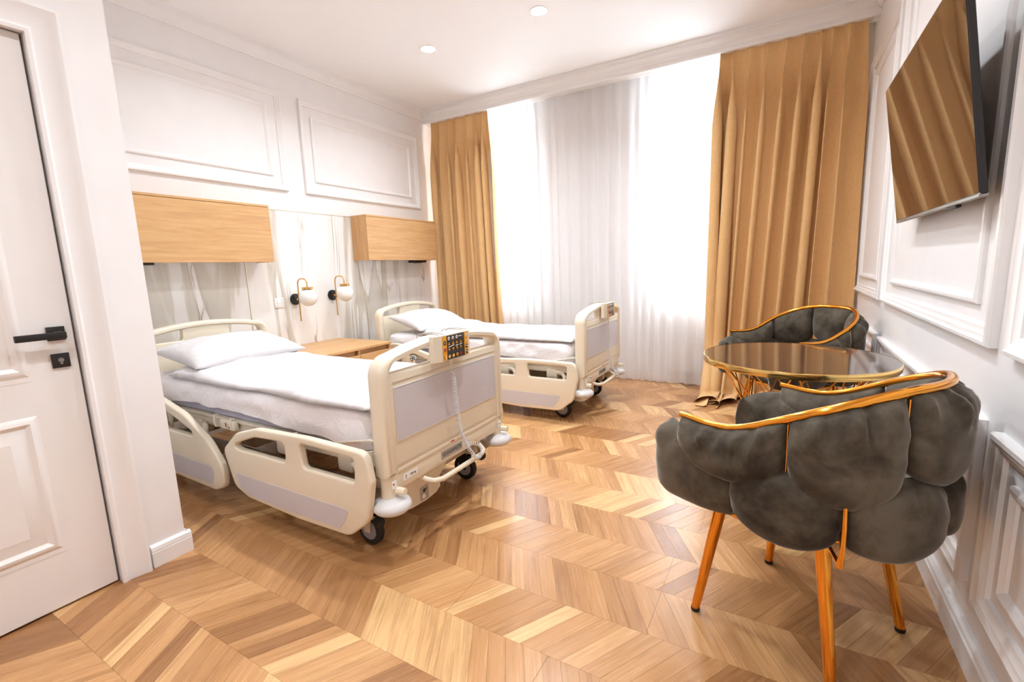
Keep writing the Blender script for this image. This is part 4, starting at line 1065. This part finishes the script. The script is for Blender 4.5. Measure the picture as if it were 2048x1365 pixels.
# ================================================================== CURTAINS
def drape(name, label, x0, x1, xb0, xb1, yc, ztop, folds, seed, amp, lean, group=None, pool=0.0, mat='drape', zend=0.012, cat='curtain', bunch=1.0):
    """pleated hanging cloth; folds gather tight at the top and open downwards"""
    nu = folds * 12 + 1; zs = [ztop, ztop - 0.03, ztop - 0.07, ztop - 0.12, ztop - 0.2, ztop - 0.32]
    z = ztop - 0.32
    while z > 0.5: z -= 0.16; zs.append(z)
    while z > 0.09: z -= 0.06; zs.append(max(z, 0.06))
    zs = [q for q in zs if q > zend + 0.015] + [zend]
    rnd = random.Random(seed)
    ph = [0.0]; 
    for k in range(folds): ph.append(ph[-1] + rnd.uniform(0.45, 1.7))
    tot = ph[-1]
    famp = [rnd.uniform(0.4, 1.3) for _ in range(folds + 1)]
    def fa(s):
        q = s * folds; i = min(folds - 1, int(q)); f = q - i
        return famp[i] * (1 - f) + famp[i + 1] * f
    def warp(s):
        q = s * folds; i = min(folds - 1, int(q)); f = q - i
        return (ph[i] + (ph[i + 1] - ph[i]) * f) / tot
    pts = []
    rows = [(q, 0.0) for q in zs]
    if pool > 0: rows += [(0.010, pool * q) for q in (0.12, 0.25, 0.4, 0.55, 0.7, 0.85, 1.0)]
    for (z, out) in rows:
        d = (ztop - z) / ztop
        for i in range(nu):
            s = i / (nu - 1)
            sw = warp(s)
            xa = x0 + (x1 - x0) * (0.75 * sw + 0.25 * s); xb = xb0 + (xb1 - xb0) * (0.75 * sw + 0.25 * s) ** bunch
            e = d ** 1.25
            x = xa * (1 - e) + xb * e
            a = 2 * PI * s * folds
            grow = 0.32 + 0.88 * smoothstep(0.0, 0.22, d)
            A = amp * fa(s) * grow * (1 + 0.18 * fbm(s * 6, d * 2.2, seed))
            drift = lean * d * 0.9 + 0.5 * fbm(s * 3.1 + seed, d * 1.3, 0.2) * d
            f = math.sin(a + drift) + 0.12 * math.sin(2 * a + 1.0 + 2 * drift) + 0.10 * math.sin(5 * a + seed) * smoothstep(0.16, 0.0, d)
            x += (0.42 if mat == 'sheer' else 0.85) * A * math.cos(a + drift + 0.5)
            lp = (0.18 + 0.82 * smoothstep(0.62, 0.22, s)) * (0.85 + 0.35 * fbm(s * 7, seed, 0.7)) if pool else 0
            y = yc - A * f * (1 - 0.5 * out / max(pool, 1e-6) if pool else 1) - out * lp - (0.22 * lp * smoothstep(0.55, 0.02, z) ** 2 if pool else 0)
            zz = z
            if pool and z < 0.02: zz = z + max(0.0, 0.028 * math.sin(a + 1.3 + 5 * out) + 0.014 + 0.03 * fbm(s * 9, out * 8, seed)) * min(1.0, out / 0.08)
            pts.append((x, y, zz))
    g = G().grid(pts, len(rows), nu)
    o = g.obj(name, mat, None, 180)
    return tag(o, label, cat, group)
drape('drape', 'narrow ochre drape hanging beside the far cabinet', -3.885, -3.055, -3.84, -2.965, 4.815, 3.07, 7, 3, 0.052, 0.8, 'ochre drapes')
drape('drape', 'wide ochre drape gathered behind the armchair in the corner', -0.590, 0.475, -0.565, 0.50, 4.808, 3.07, 9, 5, 0.064, 0.4, 'ochre drapes', pool=0.42, bunch=1.45)
drape('sheer_curtain', 'long white sheer curtain hanging in front of both windows', -3.10, -0.545, -3.06, -0.545, 4.872, 3.056, 22, 9, 0.022, 0.5, None, mat='sheer', zend=0.018)

# radiator under the right window
t = thing('radiator', 'white flat panel radiator under the window behind the sheer', 'radiator', (-0.60, YB - 0.070, 0))
w = 0.37
g = G(); g.rbox(-w, w, -0.012, 0.012, 0.13, 0.72, 0.006); g.obj('front_panel', 'trim', t, 30)
g = G(); g.rbox(-w, w, 0.05, 0.066, 0.13, 0.72, 0.005); g.obj('back_panel', 'trim', t, 30)
for k in range(12):
    x = -w + 0.04 + k * (2 * w - 0.08) / 11
    g = G(); g.rbox(x - 0.010, x + 0.010, -0.0145, -0.010, 0.17, 0.68, 0.002, 1); g.obj('rib', 'trim', t, 30)
g = G()
for k in range(14):
    x = -w + 0.02 + k * (2 * w - 0.04) / 13; g.box(x - 0.004, x + 0.004, -0.010, 0.062, 0.722, 0.728)
g.box(-w, w, -0.012, -0.006, 0.72, 0.728); g.box(-w, w, 0.058, 0.066, 0.72, 0.728); g.obj('top_grille', 'trim', t)
g = G(); g.tube([(-w - 0.03, 0.03, 0.0), (-w - 0.03, 0.03, 0.16), (-w + 0.01, 0.03, 0.17)], 0.008, 8); g.obj('pipe', 'trim', t, 50)
g = G(); g.lathe([(0.0, 0), (0.018, 0), (0.020, 0.02), (0.018, 0.05), (0.0, 0.052)], 14, m=Matrix.Translation((-w - 0.01, 0.0, 0.16)) @ Matrix.Rotation(-PI / 2, 4, 'Y')); g.obj('valve', 'trim', t, 50)
for sx in (-0.25, 0.25):
    g = G(); g.box(sx - 0.015, sx + 0.015, 0.06, 0.069, 0.25, 0.6); g.obj('bracket', 'trim', t)

# ================================================================== TELEVISION
t = thing('television', 'flat black television tilted down on the right wall', 'television', (0.445, 2.43, 1.725))
tilt = math.radians(8.0)
t.rotation_euler = (0, -tilt, 0)        # top leans into the room
hw, hh = 0.572, 0.315
g = G(); g.rbox(-0.012, 0.006, -hw, hw, -hh, hh, 0.002, 1); g.obj('bezel', 'black', t, 30)
g = G(); g.box(-0.0135, -0.0119, -hw + 0.005, hw - 0.005, -hh + 0.008, hh - 0.005); g.obj('screen', 'screen', t)
g = G(); g.rbox(0.006, 0.026, -hw + 0.22, hw - 0.22, -hh + 0.02, hh - 0.2, 0.008); g.obj('rear_housing', 'rubber', t, 30)
g = G(); g.rbox(-0.0145, 0.008, -hw, hw, -hh - 0.006, -hh + 0.006, 0.002, 1); g.obj('lower_edge', 'steel', t, 30)
g = G(); g.rbox(-0.010, 0.004, -0.34, -0.24, -hh - 0.016, -hh - 0.004, 0.002, 1); g.obj('sensor_block', 'rubber', t, 30)
g = G(); g.rbox(0.022, 0.05, -0.18, 0.18, -0.14, 0.06, 0.004); g.obj('wall_bracket', 'black', t, 30)
g = G()
for sy in (-0.12, 0.12): g.tube([(0.05, sy, 0.05), (0.108, sy, 0.03)], 0.010, 8)
g.obj('bracket_arm', 'black', t, 40)

# ================================================================== ROUND TABLE
TZ, TR_ = 0.77, 0.418
TC = (0.070, 2.665)
t = thing('round_table', 'round dark polished table with brass edge and gold wire base', 'table', (*TC, 0))
g = G(); g.lathe([(0.0, TZ - 0.026), (TR_ - 0.003, TZ - 0.026), (TR_ - 0.003, TZ), (0.0, TZ)], 96); g.obj('tabletop', 'tabletop', t, 40)
g = G(); L = []
for r, z in ((TR_ - 0.003, TZ - 0.030), (TR_, TZ - 0.030), (TR_ + 0.001, TZ - 0.028), (TR_ + 0.001, TZ - 0.001), (TR_, TZ + 0.0008), (TR_ - 0.003, TZ + 0.0008)):
    L.append([(r * math.cos(2 * PI * k / 96), r * math.sin(2 * PI * k / 96), z) for k in range(96)])
g.loft(L, False, False); g.obj('edge_band', 'tablegold', t, 40)
rt, rb = 0.345, 0.335
for r, z, rad, nm in ((rt, TZ - 0.034, 0.006, 'upper_ring'), (rb, 0.018, 0.008, 'base_ring')):
    g = G(); g.tube([(r * math.cos(2 * PI * k / 64), r * math.sin(2 * PI * k / 64), z) for k in range(64)], rad, 10, closed=True); g.obj(nm, 'gold', t, 60)
NR = 12; tw = math.radians(112)
for k in range(NR):
    for s in (-1, 1):
        a0 = 2 * PI * k / NR + (0.03 if s > 0 else -0.03); a1 = a0 + s * tw
        g = G(); g.tube([(rt * math.cos(a0), rt * math.sin(a0), TZ - 0.034), (rb * math.cos(a1), rb * math.sin(a1), 0.018)], 0.0036, 6); g.obj('wire_rod', 'gold', t, 60)
for k in range(6):
    a = 2 * PI * k / 6 + math.radians(238)
    g = G(); g.rbox(-0.014, 0.014, -0.012, 0.012, 0.0, 0.014, 0.003, 1, Matrix.Translation((rb * math.cos(a), rb * math.sin(a), 0)) @ Matrix.Rotation(a + PI / 2, 4, 'Z')); g.obj('rubber_foot', 'rubber', t, 30)

# ================================================================== ARMCHAIRS
CH_HV, CH_UF, CH_UC, CH_RB = 0.305, 0.25, -0.05, 0.275      # half width, arm end, centre of the back curve, its depth
ARM_L = CH_UF - CH_UC
def ell(a): return Vector((CH_UC - CH_RB * math.cos(a), CH_HV * math.sin(a)))
QN = 40; _q = [ell(PI / 2 * k / QN) for k in range(QN + 1)]; _c = [0.0]
for k in range(QN): _c.append(_c[-1] + (_q[k + 1] - _q[k]).length)
HALF = _c[-1] + ARM_L
def shoe(s):
    """horseshoe plan curve; s in [-1, 1] from one arm end round the back to the other; returns point and outward normal"""
    sg = 1 if s >= 0 else -1; d = abs(s) * HALF
    if d <= _c[-1]:
        k = next(i for i in range(1, QN + 1) if _c[i] >= d - 1e-9); f = (d - _c[k - 1]) / (_c[k] - _c[k - 1]); a = PI / 2 * (k - 1 + f) / QN
        p = ell(a); n = Vector((-math.cos(a) / CH_RB, math.sin(a) / CH_HV)).normalized()
    elif d <= HALF: p = Vector((CH_UC + d - _c[-1], CH_HV)); n = Vector((0, 1))
    else:
        e = (d - HALF) / 0.10; a = min(e, 1.5)
        p = Vector((CH_UF + 0.10 * math.sin(a), CH_HV - 0.10 * (1 - math.cos(a)))); n = Vector((math.sin(a), math.cos(a)))
    return Vector((p.x, p.y * sg)), Vector((n.x, n.y * sg))
def rim_z(s): return 0.735 + 0.165 * smoothstep(0.92, 0.12, abs(s)) - 0.016 * math.exp(-((abs(s) - 0.74) / 0.16) ** 2)
def cushion(name, parent, sa, sb, zlo, zhi, out, inn, off, seed, tip=0.0, top_pinch=1.0, na=27, nb=21):
    """one stuffed velvet petal: sa..sb along the shoe, zlo..zhi in height (functions of s), bulging out and in"""
    O = []; I = []
    for i in range(na):
        for j in range(nb):
            a = -1 + 2 * i / (na - 1); b = -1 + 2 * j / (nb - 1)
            aa = a * (1 - tip * max(0.0, -b) ** 2.0 * 0.55) * (1 - 0.05 * b * b)
            s = (sa + sb) / 2 + aa * (sb - sa) / 2
            bb = b
            if tip > 0 and b < 0: bb = b * (1 - 0.10 * abs(a) ** 2.5)
            lo, hi = zlo(s), zhi(s)
            z = (lo + hi) / 2 + bb * (hi - lo) / 2
            wa = max(0.0, 1 - abs(a) ** 3.4) ** 0.52; wb = max(0.0, 1 - abs(b) ** 3.2) ** 0.5
            w = wa * wb
            gather = (0.010 * math.sin(a * 11 + seed) + 0.006 * math.sin(a * 19 + 2 * seed)) * smoothstep(0.25, 0.9, b) * wa * top_pinch + 0.0015 * math.sin(b * 11 + seed * 3) * smoothstep(0.6, 0.95, abs(a))
            lump = 0.012 * fbm(a * 1.6 + seed, b * 1.6, 0.5)
            p, n = shoe(s)
            po = p + n * (off + out * w * (1 + lump * 10) + gather * w * 2)
            pi = p + n * (off - inn * w * (1 - lump * 8))
            sag = -0.012 * w
            O.append((po.x, po.y, z + sag)); I.append((pi.x, pi.y, z + sag))
    g = G(); g.grid(O, na, nb); g.grid(I, na, nb)
    bm = bmesh.new(); vs = [bm.verts.new(v) for v in g.v]
    for f in g.f: bm.faces.new([vs[k] for k in f])
    bmesh.ops.remove_doubles(bm, verts=bm.verts[:], dist=0.0006)
    return G().bm(bm).obj(name, 'velvet', parent, 180)
def make_chair():
    ch = thing('armchair', '', 'armchair')
    # seat
    prof = []
    L = []
    for z, k in ((0.452, 0.80), (0.458, 0.93), (0.470, 1.0), (0.490, 1.02), (0.506, 0.99), (0.518, 0.90), (0.525, 0.70), (0.528, 0.4)):
        L.append([(0.03 + 0.275 * k * math.copysign(abs(math.cos(t)) ** 0.85, math.cos(t)), 0.285 * k * math.copysign(abs(math.sin(t)) ** 0.85, math.sin(t)), z) for t in [2 * PI * q / 48 for q in range(48)]])
    G().loft(L).obj('seat_cushion', 'velvet', ch, 180)
    g = G(); g.tube([(0.03 + 0.255 * math.cos(2 * PI * k / 48), 0.265 * math.sin(2 * PI * k / 48), 0.450) for k in range(48)], 0.010, 8, closed=True); g.obj('seat_ring', 'gold', ch, 60)
    # lower tier of petals, full-height petals at the arm ends
    lows = [(-0.74, -0.37), (-0.38, 0.005), (-0.005, 0.38), (0.37, 0.74)]
    for k, (a, b) in enumerate(lows):
        mid = (a + b) / 2; hwid = (b - a) / 2
        zl = lambda s, m=mid, h=hwid: 0.487 - 0.032 * (1 - ((s - m) / h) ** 2)
        zh = lambda s, m=mid, h=hwid: 0.650 + 0.030 * (1 - ((s - m) / h) ** 2)
        cushion('lower_petal', ch, a - 0.01, b + 0.01, zl, zh, 0.060, 0.06, 0.0, k * 3.1, 0.15, 0.3)
    for sg in (-1, 1):
        a, b = (-1.26, -0.70) if sg < 0 else (0.70, 1.26)
        cushion('arm_petal', ch, a, b, lambda s: 0.455, lambda s: 0.715 - 0.03 * smoothstep(1.0, 1.25, abs(s)), 0.048, 0.075, 0.0, 9 + sg, 0.2, 0.7)
    # upper tier hung from the rim
    SEAM = (-1.0, -0.54, -0.20, 0.20, 0.54, 1.0)
    for k in range(5):
        a, b = SEAM[k], SEAM[k + 1]
        low = (0.590, 0.598, 0.645, 0.598, 0.590)[k]
        mid, hwid = (a + b) / 2, (b - a) / 2
        cushion('upper_petal', ch, a - 0.004, b + 0.004, lambda s, m=mid, h=hwid, l=low: l + 0.055 * ((s - m) / h) ** 2, lambda s: rim_z(s) + 0.012, 0.056, 0.064, 0.006, k * 2.3 + 1, 0.02, 1.0)
    # gold rim: flat-oval tube, thicker at the back
    P = []; R = []
    for k in range(61):
        s = -1 + 2 * k / 60; p, n = shoe(s); P.append((p.x + n.x * 0.004, p.y + n.y * 0.004, rim_z(s) + 0.014)); R.append(0.0095 + 0.004 * smoothstep(1.0, 0.2, abs(s)))
    g = G(); g.tube(P, R, 12); g.obj('rim', 'gold', ch, 60)
    # thin rods between the petals
    for s in SEAM[1:5]:
        p, n = shoe(s); z1 = rim_z(s) + 0.01
        g = G(); g.tube([(p.x + n.x * 0.014, p.y + n.y * 0.014, z1 - 0.010), (p.x + n.x * 0.012, p.y + n.y * 0.012, 0.66), (p.x * 0.97, p.y * 0.97, 0.50), (p.x * 0.88, p.y * 0.88, 0.450)], 0.0034, 7); g.obj('rod', 'gold', ch, 60)
    for s in (-0.375, 0.375):
        p, n = shoe(s)
        g = G(); g.tube([(p.x + n.x * 0.040, p.y + n.y * 0.040, 0.63), (p.x + n.x * 0.046, p.y + n.y * 0.046, 0.56), (p.x + n.x * 0.046, p.y + n.y * 0.046, 0.49), (p.x + n.x * 0.036, p.y + n.y * 0.036, 0.448)], [0.006, 0.007, 0.007, 0.010], 8); g.tube([(p.x + n.x * 0.036, p.y + n.y * 0.036, 0.450), (p.x * 0.86, p.y * 0.86, 0.450)], 0.006, 8)
        g.obj('clip_rod', 'gold', ch, 60)
    # legs
    for u in (0.222, -0.222):
        for v in (-0.238, 0.238):
            g = G(); g.tube([(u * 0.70 + 0.01, v * 0.76, 0.455), (u, v, 0.012)], [0.0215, 0.0145], 16); lg = g.obj('leg', 'gold', ch, 60)
            g = G(); g.lathe([(0.0, 0.0), (0.0145, 0.0), (0.0155, 0.004), (0.0155, 0.014), (0.0, 0.016)], 14, (u, v, 0)); g.obj('leg_tip', 'rubber', lg, 40)
    return ch
ch = make_chair()
ch2 = copy_tree(ch)
ch.location = (0.092, 1.728, 0); ch.rotation_euler = (0, 0, math.radians(152))
ch2.location = (0.087, 3.60, 0); ch2.rotation_euler = (0, 0, math.radians(-137.5))
ch['label'] = 'grey velvet petal armchair in the foreground, its back towards the camera'
ch2['label'] = 'grey velvet petal armchair behind the round table in the corner'
ch['group'] = ch2['group'] = 'velvet armchairs'
